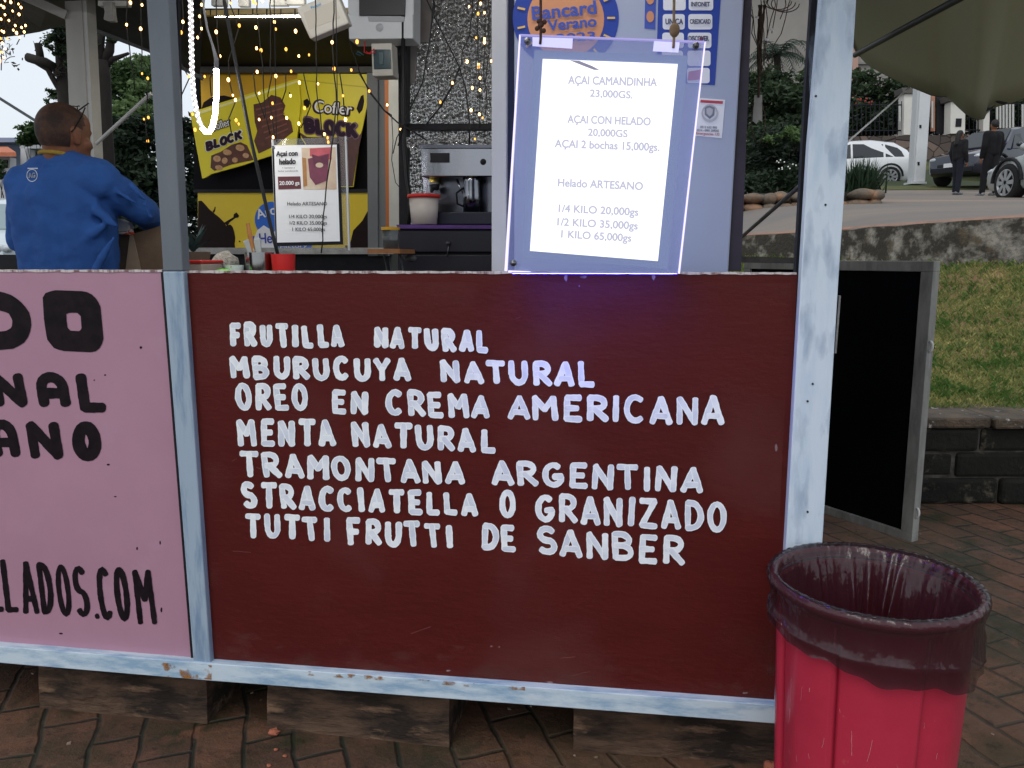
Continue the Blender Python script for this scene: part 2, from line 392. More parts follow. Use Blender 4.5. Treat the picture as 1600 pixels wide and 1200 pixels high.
tag(g.build('paved_ground', M_paver), kind='structure')

def sheet(name, fn, r0, r1, f0, f1, nr, nf, m, kind='structure'):
    mb = MB(); vs = []
    for i in range(nf+1):
        for j in range(nr+1):
            r_ = r0+(r1-r0)*j/nr; f_ = f0+(f1-f0)*i/nf; vs.append(H(r_, f_, fn(r_, f_)))
    mb.add(vs, [(i*(nr+1)+j, i*(nr+1)+j+1, (i+1)*(nr+1)+j+1, (i+1)*(nr+1)+j) for i in range(nf) for j in range(nr)])
    o = mb.build(name, m, smooth=True); return tag(o, kind=kind)
def lerp(tab, x):
    if x <= tab[0][0]: return tab[0][1]
    for (a, b), (c, d) in zip(tab, tab[1:]):
        if x <= c: return b+(d-b)*(x-a)/(c-a)
    return tab[-1][1]
ROADZ = [(5.6, 1.50), (12, 2.03), (22, 2.84), (26, 3.40), (30, 3.60), (34, 5.2), (60, 9), (400, 60)]
def rz(r_, f_): return lerp(ROADZ, f_)
def roadz(r_, f_):
    if f_ >= 22: return rz(r_, f_)
    f0_ = wallf(r_); return 1.47+(2.84-1.47)*max(0, (f_-f0_)/(22-f0_))
M_road = mat('dusty_road', (.20, .165, .135), (.125, .12, .118), scale=.35, detail=6, rough=.85, c3=(.34, .23, .16), s3=.5, stretch=(.35, 1, 1), bump=.2, bscale=18)
M_grass = mat('verge_grass', (.055, .075, .022), (.10, .10, .035), scale=3, rough=.95, c3=(.14, .10, .05), s3=1.1, bump=.6, bscale=50)
M_far = mat('far_ground', (.05, .06, .03), (.03, .045, .02), scale=.2, rough=.95)
def wallf(r_): return lerp([(1.9, 9.2), (2.44, 8.6), (2.82, 8.0), (3.04, 7.3), (3.22, 6.7), (3.44, 6.15), (3.71, 5.8), (4.15, 5.4), (6, 4.9), (40, 4.9)], r_)+.3
mb = MB(); vs = []; rs_ = [1.0, 1.9, 2.44, 2.82, 3.04, 3.22, 3.44, 3.71, 4.15, 5, 6, 8, 11, 15, 20, 28, 40]
for i in range(31):
    for r_ in rs_:
        f_ = wallf(r_)+(27-wallf(r_))*(i/30)**1.5; vs.append(H(r_, f_, roadz(r_, f_)))
k = len(rs_); mb.add(vs, [(i*k+j, i*k+j+1, (i+1)*k+j+1, (i+1)*k+j) for i in range(30) for j in range(k-1)])
tag(mb.build('street', M_road, smooth=True), kind='structure')
sheet('verge', lambda r_, f_: rz(r_, f_)+.012+max(0, f_-27)*.02, .4, 45, 24.0, 33, 20, 14, M_grass)
sheet('back_terrain', lambda r_, f_: max(rz(r_, f_), 0) - .03 if r_ > 0 else lerp([(5, -.02), (7, .25), (11, .72), (30, 1.6), (400, 8)], f_), -150, 0, 4.6, 300, 30, 40, M_far)
sheet('upper_terrain', lambda r_, f_: rz(r_, f_)-.06, -.01, 200, 27, 300, 24, 30, M_far)

# low block wall in front of the grass, with its flat cap
M_block = mat('mossy_blocks', (.014, .0135, .010), (.006, .006, .005), scale=5, rough=.9, c3=(.12, .10, .07), s3=7, lo3=.58, hi3=.70, bump=.6, bscale=25)
M_cap = mat('wet_cap_stone', (.115, .082, .055), (.04, .032, .024), scale=7, rough=.55, c3=(.45, .42, .40), s3=14, lo3=.62, hi3=.68, bump=.9, bscale=24)
lw = thing('low_wall', 'low dark mossy block wall with a flat cap below the grass bank', 'wall', H(3, 3.95, 0))
wl = MB(); rr_ = random.Random(3)
for row, (za, zb) in enumerate(((.0, .13), (.137, .262), (.269, .385))):
    x = -.1 + (.17 if row % 2 else 0)
    while x < 9:
        wd = rr_.uniform(.24, .50); o_ = rr_.uniform(-.022, .018)
        a, b_ = H(x, 3.88+o_, za), H(x+wd-.010, 3.88+o_, za)
        wl.prism([a, b_, b_+F0*.22, a+F0*.22], (0, 0, zb-za)); x += wd
bk = [H(-.1, 3.90, 0), H(9, 3.90, 0), H(9, 4.14, 0), H(-.1, 4.14, 0)]
wl.build('blocks', M_block, lw, bevel=.018)
MB().prism(bk, (0, 0, .388)).build('core', mat('joint_mud', (.03, .027, .023), (.10, .09, .08), scale=20, rough=.95), lw)
cp = MB(); x = -.1
while x < 9:
    wd = rr_.uniform(.5, .8); o_ = rr_.uniform(-.02, .015); a, b_ = H(x, 3.86+o_, .39), H(x+wd-.006, 3.86+o_, .39)
    cp.prism([a, b_, b_+F0*.42, a+F0*.42], (0, 0, .058+rr_.uniform(-.006, .006))); x += wd
cp.build('cap', M_cap, lw, bevel=.012)

# grass bank between the two walls
def bankz(r_, f_):
    t = (f_-4.2)/max(.5, wallf(r_)-.25-4.2); return .44+.80*min(1, max(-.1, t))**1 + .012*math.sin(r_*3.1+f_*2)
M_bank = mat('bank_soil', (.15, .125, .045), (.085, .10, .03), scale=2.6, detail=8, rough=.95, c3=(.20, .125, .07), s3=3.4, lo3=.5, hi3=.64, bump=.6, bscale=60)
sheet('grass_bank', bankz, 0, 9, 4.1, 10.5, 60, 50, M_bank)
gb = MB(); rg = random.Random(11)
from mathutils import noise as mnoise
for k in range(70000):
    r_ = rg.uniform(1.6, 5.0); f_ = 4.12+(rg.random()**1.25)*(wallf(r_)-.3-4.12)
    q = .4*mnoise.noise(V((r_*2.2, f_*3.6, 0)))+.55*mnoise.noise(V((r_*9, f_*13, 3)))+rg.gauss(0, .12)
    if q < -.45 and rg.random() < .6: continue
    p = H(r_, f_, bankz(r_, f_)-.004); a = rg.uniform(0, 6.28); h_ = rg.uniform(.020, .055)*(.8+.6*max(q, -.3)); wd = rg.uniform(.0025, .005)
    d = V((math.cos(a), math.sin(a), 0)); ln = V((rg.uniform(-1, 1), rg.uniform(-1, 1), 0))*h_*.9
    gb.add([p-d*wd, p+d*wd, p+V((0, 0, h_*.8))+ln*.5+d*wd*.6, p+V((0, 0, h_))+ln], [(0, 1, 2, 3)], tone=min(1, max(0, .40-q*1.5+rg.uniform(-.22, .22))))
tag(gb.build('grass', leafmat('grass_blade', (.060, .135, .025), (.42, .37, .14), trans=.25), tones=True, clean=False), 'patchy green and straw coloured grass on the bank between the two walls', 'grass', kind='stuff')

# weathered upper retaining wall (pixel outline sampled at real distances)
M_wall2 = mat('weathered_plaster', (.045, .04, .032), (.30, .28, .245), scale=5.5, detail=12, rough=.9, lo=.47, hi=.62, c3=(.11, .085, .055), s3=6, lo3=.56, hi3=.66, bump=.9, bscale=26)
w2 = MB(); top = [(1060, 372, 9.2), (1155, 368, 8.6), (1240, 364, 8.0), (1320, 359, 7.3), (1400, 353, 6.7), (1500, 346, 6.15), (1600, 339, 5.8), (1760, 330, 5.4)]
for (xa, ya, da), (xb, yb, db) in zip(top, top[1:]):
    for k in range(6):
        t0, t1 = k/6, (k+1)/6
        def pt(t):
            p = at(xa+(xb-xa)*t, ya+(yb-ya)*t, da+(db-da)*t)
            p.z += .012*mnoise.noise(V((p.x*6, p.y*6, 0))); return p
        a, b_ = pt(t0), pt(t1); lo_ = 1.05
        w2.add([V((a.x, a.y, lo_)), V((b_.x, b_.y, lo_)), b_, a, V((a.x, a.y, lo_))+F0*.28, V((b_.x, b_.y, lo_))+F0*.28, b_+F0*.28, a+F0*.28],
               [(0, 1, 2, 3), (3, 2, 6, 7), (4, 7, 6, 5)])
w2.build('retaining_wall', M_wall2); tag(bpy.data.objects['retaining_wall'], 'weathered grey plaster retaining wall along the top of the grass bank', 'wall')
# brick edging on top of the wall
eb = MB()
for (xa, ya, da), (xb, yb, db) in zip(top, top[1:]):
    a, b_ = at(xa, ya-1, da)+F0*.30, at(xb, yb-1, db)+F0*.30
    eb.add([a, b_, b_+F0*.12+V((0, 0, .02)), a+F0*.12+V((0, 0, .02)), a-V((0, 0, .2)), b_-V((0, 0, .2))], [(0, 1, 2, 3), (4, 5, 1, 0)])
tag(eb.build('brick_edging', mat('brick_edging', (.28, .165, .12), (.20, .13, .10), scale=7, rough=.85)), kind='structure')


db = MB(); rdb = random.Random(8)
for k in range(420):
    x, y = rdb.uniform(-2.0, 2.4), rdb.uniform(-1.2, 1.9); r_ = rdb.uniform(.0015, .005)*(2 if rdb.random() < .06 else 1)
    db.obox((x, y, r_*.3), (r_*2, r_*rdb.uniform(.8, 1.8), r_*.7), (rdb.uniform(-.3, .3), rdb.uniform(-.3, .3), rdb.uniform(0, 3)))
tag(db.build('paving_debris', mat('debris', (.30, .22, .17), (.08, .06, .045), scale=8, lo=.45, hi=.55, rough=.9)), 'small crumbs, grit and leaf bits scattered over the paving', 'grit', kind='stuff')
# ------------------------------------------------------------ the stall
ST = thing('market_stall', 'ice cream stall with pink and brown hand painted front in a white blue metal frame', 'stall', (0, 0.9, 0))
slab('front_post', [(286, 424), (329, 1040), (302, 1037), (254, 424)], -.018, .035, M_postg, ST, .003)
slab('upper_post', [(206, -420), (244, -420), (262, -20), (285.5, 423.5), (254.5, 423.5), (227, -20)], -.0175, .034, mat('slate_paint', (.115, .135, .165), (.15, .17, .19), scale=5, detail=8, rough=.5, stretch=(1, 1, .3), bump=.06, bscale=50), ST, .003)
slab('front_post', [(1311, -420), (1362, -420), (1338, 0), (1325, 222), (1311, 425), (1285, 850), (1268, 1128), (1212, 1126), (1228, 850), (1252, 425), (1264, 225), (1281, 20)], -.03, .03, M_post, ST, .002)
slab('inner_post', [(216, -420), (260, -420), (277, -20), (286, 425), (262, 425), (236, -20)], .032, .012, M_black, ST)
slab('inner_post', [(1282, -420), (1330, -420), (1300, 0), (1290, 222), (1270, 425), (1240, 860), (1216, 860), (1243, 425), (1250, 300), (1258, 150), (1268, 0)], .01, .025, M_black, ST)
fr = slab('bottom_rail', [(-700, 953), (0, 1010), (330, 1037), (1213, 1102), (1268, 1107), (1268, 1136), (1213, 1131), (330, 1064), (0, 1036), (-700, 985)], -.024, .045, M_rail, ST, .002)
RS = MB()
for poly in ([(250, 1036), (330, 1040), (330, 1062), (252, 1058)], [(480, 1049), (820, 1074), (820, 1079), (480, 1055)]):
    RS.prism([onY(x, y, -.0262) for x, y in poly], (0, .002, 0))
def stain(name, col, scale, lo, hi, top=.85, stretch=(1, 1, 1)):
    M = bpy.data.materials.new(name); M.use_nodes = True; n = M.node_tree.nodes; l = M.node_tree.links; b = n['Principled BSDF']; b.inputs['Base Color'].default_value = (*col, 1); b.inputs['Roughness'].default_value = .9; b.inputs['Specular IOR Level'].default_value = .1
    tc = n.new('ShaderNodeTexCoord'); mp = n.new('ShaderNodeMapping'); mp.inputs['Scale'].default_value = stretch; l.new(tc.outputs['Object'], mp.inputs[0]); z = n.new('ShaderNodeTexNoise'); z.inputs['Scale'].default_value = scale; z.inputs['Detail'].default_value = 8; l.new(mp.outputs[0], z.inputs[0])
    r = n.new('ShaderNodeMapRange'); r.inputs[1].default_value = lo; r.inputs[2].default_value = hi; r.inputs[4].default_value = top; l.new(z.outputs[0], r.inputs[0])
    t = n.new('ShaderNodeBsdfTransparent'); mx = n.new('ShaderNodeMixShader'); l.new(r.outputs[0], mx.inputs[0]); l.new(t.outputs[0], mx.inputs[1]); l.new(b.outputs[0], mx.inputs[2]); l.new(mx.outputs[0], n['Material Output'].inputs[0]); return M
M_rst = stain('rust_stain', (.36, .17, .06), 30, .54, .66, .75)
M_grime = stain('grime', (.05, .03, .022), 30, .50, .62, .8, (.5, 1, 1)); M_grime2 = stain('grime_light', (.30, .22, .21), 55, .62, .70, .5, (.4, 1, 1))
M_scuff = stain('scuff', (.34, .43, .56), 26, .50, .72, .28, (1, 1, .3))
RS.build('rust_stain', M_rst, fr)
def overlay(nm, poly, Y, m_, par): return slab(nm, poly, Y, .0004, m_, par)
pk = slab('front_panel', [(-700, 421), (0, 424), (254, 424.5), (301, 1037), (0, 1013), (-700, 956)], 0, .018, M_pink, ST); pk['label'] = 'pink painted panel with black lettering'
bn = slab('front_panel', [(287, 425), (1246, 428.5), (1212, 1104), (329, 1039)], 0, .018, M_brown, ST); bn['label'] = 'dark red brown panel with white hand painted flavours'
overlay('scuff', [(1262, 0), (1338, 0), (1325, 222), (1311, 425), (1285, 850), (1230, 850), (1254, 425), (1266, 222)], -.0312, M_scuff, ST)
overlay('wear', [(300, 440), (1236, 442), (1204, 1092), (336, 1026)], -.0007, stain('faded_paint', (.19, .06, .055), 3.2, .50, .75, .22), bn)
overlay('dust', [(329, 985), (1216, 1040), (1213, 1102), (330, 1038)], -.0009, stain('splash_dust', (.16, .09, .075), 20, .52, .78, .16, (.6, 1, 1)), bn)
for k in range(16):
    x, y = rnd.uniform(330, 1200), rnd.uniform(460, 1060); L_ = rnd.uniform(6, 34); an = rnd.uniform(-.5, .5)
    MB().tube([onY(x+L_*math.cos(an)*t, y+L_*math.sin(an)*t+rnd.uniform(-.6, .6), -.0006) for t in (0, .3, .6, 1)], .0004, 4).build('scratch', mat('brown_scratch', (.20, .09, .08), (.14, .05, .045), scale=40, rough=.8), bn)
# dark seam beside the post, rough edge trims
overlay('grime', [(-700, 950), (0, 1005), (300, 1029), (300, 1036), (0, 1012), (-700, 956)], -.0012, M_grime, pk)
overlay('grime', [(330, 1032), (1212, 1096), (1212, 1103), (330, 1039)], -.0012, M_grime2, bn)
slab('seam', [(251, 425), (254.5, 425), (303, 1037), (299, 1037)], -.004, .006, M_black, ST)
def chipped(xa, ya, xb, yb, parent, n=70):
    up = []; dn = []
    for i in range(n+1):
        t = i/n; x = xa+(xb-xa)*t; y = ya+(yb-ya)*t
        up.append((x, y-2.2+rnd.uniform(-.4, .4))); dn.append((x, y+1.2+rnd.uniform(-.8, .9)))
    mb = MB()
    for i in range(n): mb.prism([onY(*q, -.002) for q in (up[i], up[i+1], dn[i+1], dn[i])], (0, .022, 0))
    return mb.build('chipped_edge', M_edge, parent)
chipped(-300, 423, 253, 424, pk); chipped(288, 425, 1245, 428, bn, 120)
# small chips, scratches and nail heads
for (x, y, rx, ry) in ((480, 1043, 7, 2), (700, 1048, 4, 1.5), (860, 1066, 6, 1.6), (1165, 1083, 5, 1.6), (1213, 700, 2.5, 9), (884, 434, 4, 6), (912, 433, 6, 3), (1021, 433, 3, 7), (905, 447, 1.5, 1.5), (768, 1010, 2, 1.5), (780, 1011, 1.5, 1.2)):
    MB().prism([onY(x+rx*math.cos(a)*rnd.uniform(.5, 1.1), y+ry*math.sin(a)*rnd.uniform(.5, 1.1), -.0008) for a in [k*.7 for k in range(9)]], (0, .001, 0)).build('paint_chip', mat('chipped_paint', (.30, .22, .24), (.13, .06, .06), scale=80), bn)
for (x, y, rx, ry) in ((220, 543, 2, 2), (169, 726, 2.4, 1.3), (252, 953, 1.4, 4), (95, 990, 3, 1.2), (214, 857, 1.2, 2.5), (164, 586, 1.5, 1.2), (250, 848, 1, 3), (147, 594, 1, 1), (180, 776, 2, .8)):
    MB().prism([onY(x+rx*math.cos(a), y+ry*math.sin(a), -.0008) for a in [k*.7 for k in range(9)]], (0, .001, 0)).build('paint_chip', M_letterb, pk)
for x, y in ((1262, 627), (1270, 600), (1290, 320), (1262, 800), (1275, 150)): slab('rivet', ell(x, y, 1.8, 1.8, 10), -.0315, .002, M_dark, ST)
slab('hinge', [(1311, 462), (1314, 462), (1307, 552), (1304, 552)], -.012, .03, mat('hinge_steel', (.3, .3, .3), (.12, .12, .12), scale=40, rough=.5, metal=.6), ST)
# white flavours, one child per line
P0 = Yp(0)
for line in ([('FRUTILLA', 358, 543, 541, 544, 39, 37), ('NATURAL', 583, 545, 766, 552, 36, 38)],
             [('MBURUCUYA', 361, 592, 644, 597, 37, 38), ('NATURAL', 688, 599, 931, 606, 38, 41)],
             [('OREO', 368, 642, 485, 642, 43, 43), ('EN', 518, 646, 577, 648, 40, 39), ('CREMA', 602, 650, 767, 655, 43, 38), ('AMERICANA', 792, 656, 1133, 666, 41, 49)],
             [('MENTA', 372, 698, 526, 699, 45, 43), ('NATURAL', 550, 700, 776, 708, 41, 40)],
             [('TRAMONTANA', 374, 747, 729, 757, 42, 38), ('ARGENTINA', 768, 759, 1098, 771, 40, 43)],
             [('STRACCIATELLA', 378, 794, 748, 806, 43, 38), ('O', 779, 811, 807, 811, 45, 45), ('GRANIZADO', 835, 816, 1135, 832, 45, 51)],
             [('TUTTI', 382, 841, 518, 847, 40, 39), ('FRUTTI', 542, 852, 710, 857, 44, 40), ('DE', 751, 860, 810, 863, 44, 44), ('SANBER', 837, 867, 1070, 884, 45, 48)]):
    for (s, xa, ya, xb, yb, h0, h1) in line: word(MB(), s, xa, ya, xb, yb, h0, h1, 4.85, P0).build('lettering', M_brush, bn, tones=True, clean=False)
# black lettering on the pink panel
mb = MB(); 
def zp(pts, ox=0, oy=400, s=3): return [(ox+x/s, oy+y/s) for x, y in pts]
def ringpoly(mb, outer, inner, Y=-.0012):
    n = 40
    def res(p):
        p = p+[p[0]]; L = [0]
        for a, b in zip(p, p[1:]): L.append(L[-1]+math.hypot(b[0]-a[0], b[1]-a[1]))
        o = []
        for k in range(n):
            t = L[-1]*k/n; i = max(j for j in range(len(L)) if L[j] <= t+1e-9); i = min(i, len(p)-2); u = (t-L[i])/(L[i+1]-L[i])
            o.append((p[i][0]+(p[i+1][0]-p[i][0])*u, p[i][1]+(p[i+1][1]-p[i][1])*u))
        return o
    A, B = res(outer), res(inner); k = len(mb.v)
    mb.v += [onY(*q, Y) for q in A]+[onY(*q, Y) for q in B]
    for i in range(n): mb.f.append([k+i, k+(i+1) % n, k+n+(i+1) % n, k+n+i]); mb.t.append(0)
ringpoly(mb, zp([(200, 195), (215, 170), (260, 160), (400, 165), (440, 185), (470, 230), (485, 390), (472, 428), (440, 452), (290, 445), (250, 430), (220, 390), (206, 300)]),
         zp([(310, 272), (325, 266), (362, 266), (378, 282), (382, 340), (372, 352), (330, 350), (316, 335), (311, 300)]))
ringpoly(mb, zp([(-250, 165), (0, 165), (60, 185), (110, 225), (140, 270), (147, 320), (138, 370), (110, 410), (60, 435), (0, 440), (-240, 440)]),
         zp([(-120, 258), (0, 255), (40, 268), (58, 300), (55, 335), (30, 350), (0, 354), (-115, 354)]))
mb.build('lettering', M_letterb, pk, clean=False)
mb = MB(); word(mb, 'N', -12, 637, 47, 637, 57, 57, 8.2, P0, .03, wob=.4); word(mb, 'a', 60, 638, 113, 638, 57, 57, 8, P0, .03, wob=.4); word(mb, 'L', 121, 645, 170, 645, 64, 64, 8.2, P0, .03, wob=.4)
mb.build('lettering', M_letterb, pk, clean=False)
mb = MB(); word(mb, 'a', -12, 716, 34, 716, 61, 61, 7.6, P0, .03, wob=.4); word(mb, 'N', 45, 719, 102, 719, 62, 62, 7.8, P0, .03, wob=.4); word(mb, 'O', 114, 721, 161, 721, 62, 62, 9.5, P0, .03, wob=.4)
mb.build('lettering', M_letterb, pk, clean=False)
for (c, xa, xb, yt, yb) in (('E', -16, 8, 872, 956), ('L', 7, 31, 873, 957), ('A', 36, 63, 876, 960), ('D', 64, 88, 878, 960), ('O', 92, 116, 881, 964), ('S', 119, 144, 884, 964), ('.', 146, 158, 958, 967), ('C', 156, 180, 885, 969), ('O', 183, 207, 886, 971), ('M', 215, 247, 888, 976)):
    word(MB(), c, xa, yb, xb, yb, yb-yt, yb-yt, 4.3 if c != '.' else 4.6, P0, .06, wob=.5, slant=.105).build('lettering', M_letterb, pk, clean=False)
# counter, body, back wall, roof
HW = .7045
MB().box((-2.3, .02, 1.165), (.70, .34, 1.19)).build('counter', mat('counter_board', (.05, .045, .045), (.10, .09, .085), scale=12, rough=.6), ST)
MB().box((-2.3, .02, .17), (.72, 1.82, .20)).build('floor', M_dark, ST)
MB().box((.70, .05, .2), (.72, 1.78, 1.16)).build('side_panel', M_dark, ST)
# foil insulated back wall
def foilmat():
    M = bpy.data.materials.new('foil_insulation'); M.use_nodes = True; n = M.node_tree.nodes; l = M.node_tree.links; b = n['Principled BSDF']
    b.inputs['Metallic'].default_value = .8; b.inputs['Roughness'].default_value = .24; b.inputs['Base Color'].default_value = (.92, .91, .89, 1)
    tc = n.new('ShaderNodeTexCoord'); mp = n.new('ShaderNodeMapping'); mp.inputs['Scale'].default_value = (1, 1, .6); l.new(tc.outputs['Object'], mp.inputs[0])
    z = n.new('ShaderNodeTexNoise'); z.inputs['Scale'].default_value = 70; z.inputs['Detail'].default_value = 3; l.new(mp.outputs[0], z.inputs[0])
    v = n.new('ShaderNodeTexVoronoi'); v.inputs['Scale'].default_value = 80; l.new(mp.outputs[0], v.inputs[0])
    ad = n.new('ShaderNodeMath'); ad.operation = 'ADD'; l.new(z.outputs[0], ad.inputs[0]); l.new(v.outputs[0], ad.inputs[1])
    bp = n.new('ShaderNodeBump'); bp.inputs['Strength'].default_value = 1; bp.inputs['Distance'].default_value = .036; l.new(ad.outputs[0], bp.inputs['Height']); l.new(bp.outputs[0], b.inputs['Normal'])
    return M
M_foil = foilmat()
bw = slab('insulation_wall', [(632, -160), (1110, -160), (1090, 470), (624, 470)], 1.72, .03, M_foil, ST)
slab('tape_strip', [(640, -30), (676, -30), (672, 65), (646, 66), (640, 40)], 1.715, .004, mat('tape', (.20, .18, .17), (.28, .26, .25), scale=10, rough=.4), bw)
slab('tape_strip', [(634, 70), (652, 72), (648, 130), (634, 132)], 1.714, .004, MATS['tape'], bw)
slab('back_post', [(621, -160), (636, -160), (634, 470), (624, 470)], 1.62, .06, M_black, ST)
slab('cross_bar', [(632, 193), (775, 193), (775, 202), (632, 202)], 1.64, .05, M_black, ST)
MB().tube([onY(x, 222+3*math.sin(x*.05), 1.6) for x in range(634, 790, 8)], [.022*(1+.12*math.sin(i*1.9)) for i in range(20)], 10).build('foil_pipe', M_foil, ST, smooth=True)
# roof: out of the top of the frame, its fascia keeps the bay in shade
rf = MB().box((-2.7, -.6, 2.47), (1.05, 2.0, 2.50)).build('roof', mat('roof_sheet', (.10, .10, .10), (.06, .06, .065), scale=4, rough=.6), ST)
rb = MB()
for y in (.05, .75, 1.5): rb.box((-2.6, y, 2.41), (1.0, y+.05, 2.467))
rb.build('roof_beam', M_black, ST)
for x in (-2.35,): MB().box((x, -.02, .16), (x+.05, .03, 2.4)).build('front_post', M_postg, ST)
MB().box((.70, 1.74, .16), (.75, 1.80, 2.4)).build('back_post', M_black, ST)
slab('back_bar', [(1140, 400), (1262, 403), (1262, 412), (1140, 410)], 1.65, .03, mat('worn_dark_rail', (.10, .09, .085), (.05, .045, .045), scale=20, rough=.7), ST)
# wood blocks the frame stands on
M_block2 = mat('old_timber', (.115, .070, .046), (.024, .017, .013), scale=9, detail=12, rough=.9, lo=.42, hi=.58, stretch=(.4, 1, 1.6), c3=(.22, .135, .085), s3=12, lo3=.58, hi3=.68, bump=1.0, bscale=24)
for (xa, ya, xb, yb, ht, lb) in ((62, 1106, 324, 1131, .135, 'weathered timber block under the pink panel'), (418, 1138, 702, 1168, .138, 'weathered timber block under the middle of the brown panel'), (896, 1172, 1225, 1199, .150, 'weathered timber block beside the red bin under the frame')):
    a, b_ = onZ(xa, ya, 0), onZ(xb, yb, 0); d = (b_-a).normalized(); nrm = V((-d.y, d.x, 0)); L = (b_-a).length; mb = MB(); k = 14; secs = []
    for i in range(k+1):
        t = i/k; c = a+d*L*t; j = [V((rnd.uniform(-.003, .003), rnd.uniform(-.006, .006), rnd.uniform(-.006, .006))) for _ in range(6)]
        secs.append([c+j[0]*0+nrm*.0, c+nrm*.004+V((0, 0, ht*.5))+j[1], c+nrm*.012+V((0, 0, ht*.90))+j[2], c+nrm*.035+V((0, 0, ht))+j[3], c+nrm*.30+V((0, 0, ht))+j[4], c+nrm*.30])
    vs = [p for s_ in secs for p in s_]; fs = [(i*6+q, i*6+(q+1) % 6, (i+1)*6+(q+1) % 6, (i+1)*6+q) for i in range(k) for q in range(6)] + [[0, 1, 2, 3, 4, 5], [k*6+q for q in (5, 4, 3, 2, 1, 0)]]
    mb.add(vs, fs); tag(mb.build('timber_block', M_block2), lb, 'wood block', 'timber blocks under the stall')
# brick crumbs on the paving
M_crumb = mat('brick_crumb', (.38, .13, .075), (.28, .09, .06), scale=40, rough=.9)
for (x, y, r_, lb) in ((428, 1144, .016, 'largest orange brick crumb beside the middle timber block'), (431, 1171, .006, 'small brick crumb on the pavers below the large crumb'), (445, 1181, .006, 'small brick crumb right of the others on the pavers'), (420, 1196, .006, 'small brick crumb at the bottom edge of the pavers'), (1204, 1196, .02, 'orange brick shard lying against the red bin')):
    p = onZ(x, y, r_*.5); mb = MB().ball(p, (r_, r_*.8, r_*.5), 8, 5); mb.v = [v+V((rnd.uniform(-1, 1), rnd.uniform(-1, 1), rnd.uniform(-.6, .6)))*r_*.2 for v in mb.v]
    tag(mb.build('brick_crumb', M_crumb), lb, 'brick piece', 'brick crumbs on the paving')

# ------------------------------------------------------------ side hatch: black board in a worn frame, swung open
HT = thing('open_hatch', 'black board hatch in a worn grey metal frame, swung open beside the stall', 'hatch', at(1300, 790, 3.5))
pa, pb = at(1150, 762, 3.85), at(1428, 838, 3.02)             # bottom hinge and bottom free corner
zt = at(1465, 408, 3.0).z; pa.z = pb.z = .5*(pa.z+pb.z)
dx = (pb-pa); dx.z = 0; Lh = dx.length; dx.normalize(); nn = V((dx.y, -dx.x, 0)); hz = zt-pa.z
def hp(u, v, o=0): return pa + dx*u + V((0, 0, v)) + nn*o
M_hframe = mat('worn_grey_paint', (.30, .30, .28), (.16, .155, .15), scale=16, detail=8, rough=.6, stretch=(1, 1, .3), c3=(.42, .43, .43), s3=8)
MB().prism([hp(.03, .03), hp(Lh-.045, .03), hp(Lh-.045, hz-.035), hp(.03, hz-.035)], -nn*.012).build('board', mat('chalk_black', (.002, .0024, .0035), (.0035, .004, .0055), scale=3, rough=.8, spec=.03), HT)
fm = [('rail', (0, 0, Lh, .034)), ('rail', (0, hz-.040, Lh, hz)), ('stile', (Lh-.050, .034, Lh, hz-.040)), ('stile', (0, .034, .04, hz-.040))]
for nm, (u0, v0, u1, v1) in fm:
    MB().prism([hp(u0, v0, .012), hp(u1, v0, .012), hp(u1, v1, .012), hp(u0, v1, .012)], -nn*.04).build('frame_'+nm, M_hframe, HT, bevel=.002)
for v_ in (.12, hz-.32):
    c = hp(Lh+.002, v_, 0); MB().tube([c+dx*.011*math.cos(a)+V((0, 0, .019*math.sin(a))) for a in [i*math.pi/8-math.pi/2 for i in range(9)]], .005, 8).build('loop_handle', mat('white_metal', (.7, .7, .68), (.5, .5, .48), scale=20, rough=.4), HT, smooth=True)
# strut holding the flap at the gap
tag(MB().tube([onY(1150, 378, 1.3), onY(1262, 280, .4)], .006, 8).build('steel_strut', mat('dull_steel', (.16, .15, .16), (.3, .29, .3), scale=20, rough=.45, metal=.7)), 'thin dark steel strut slanting across the gap right of the tall cabinet', 'strut')

# ------------------------------------------------------------ waste bin with liner
c0 = at(1365, 911, 1.485); rimz = c0.z; RB = .1915
BN = thing('waste_bin', 'red plastic waste bin with a dark bag folded over its rim', 'bin', (c0.x, c0.y, 0))
M_bin = mat('red_plastic', (.44, .028, .060), (.37, .022, .048), scale=5, rough=.33, lo=.3, hi=.7, c3=(.42, .06, .08), s3=38, lo3=.66, hi3=.72, bump=.04)
nb = 168; mb = MB(); vs = []
zs = [0, .02, .2, .4, rimz-.12, rimz-.03, rimz-.018]
camang = math.atan2(CY-c0.y, CX-c0.x)
for z in zs:
    for j in range(nb):
        a = 2*math.pi*j/nb; rel = (a-camang+math.pi) % (2*math.pi)-math.pi
        r_ = .160+(RB-.012-.160)*z/rimz
        if z < rimz-.05:
            q = (rel+.30) % (2*math.pi/7); r_ -= .013*max(0, 1-q/.42)     # pressed panels, a ridge at each step
        vs.append(V((c0.x+r_*math.cos(a), c0.y+r_*math.sin(a), z)))
k = len(zs)
fs = [(i*nb+j, i*nb+(j+1) % nb, (i+1)*nb+(j+1) % nb, (i+1)*nb+j) for i in range(k-1) for j in range(nb)]+[list(range(nb-1, -1, -1))]
mb.add(vs, fs); bo = mb.build('body', M_bin, BN, smooth=True)
bo.modifiers.new('e', 'EDGE_SPLIT').split_angle = R(25)
md = bo.modifiers.new('shell', 'SOLIDIFY'); md.thickness = .004; md.offset = -1
rsc = random.Random(12)
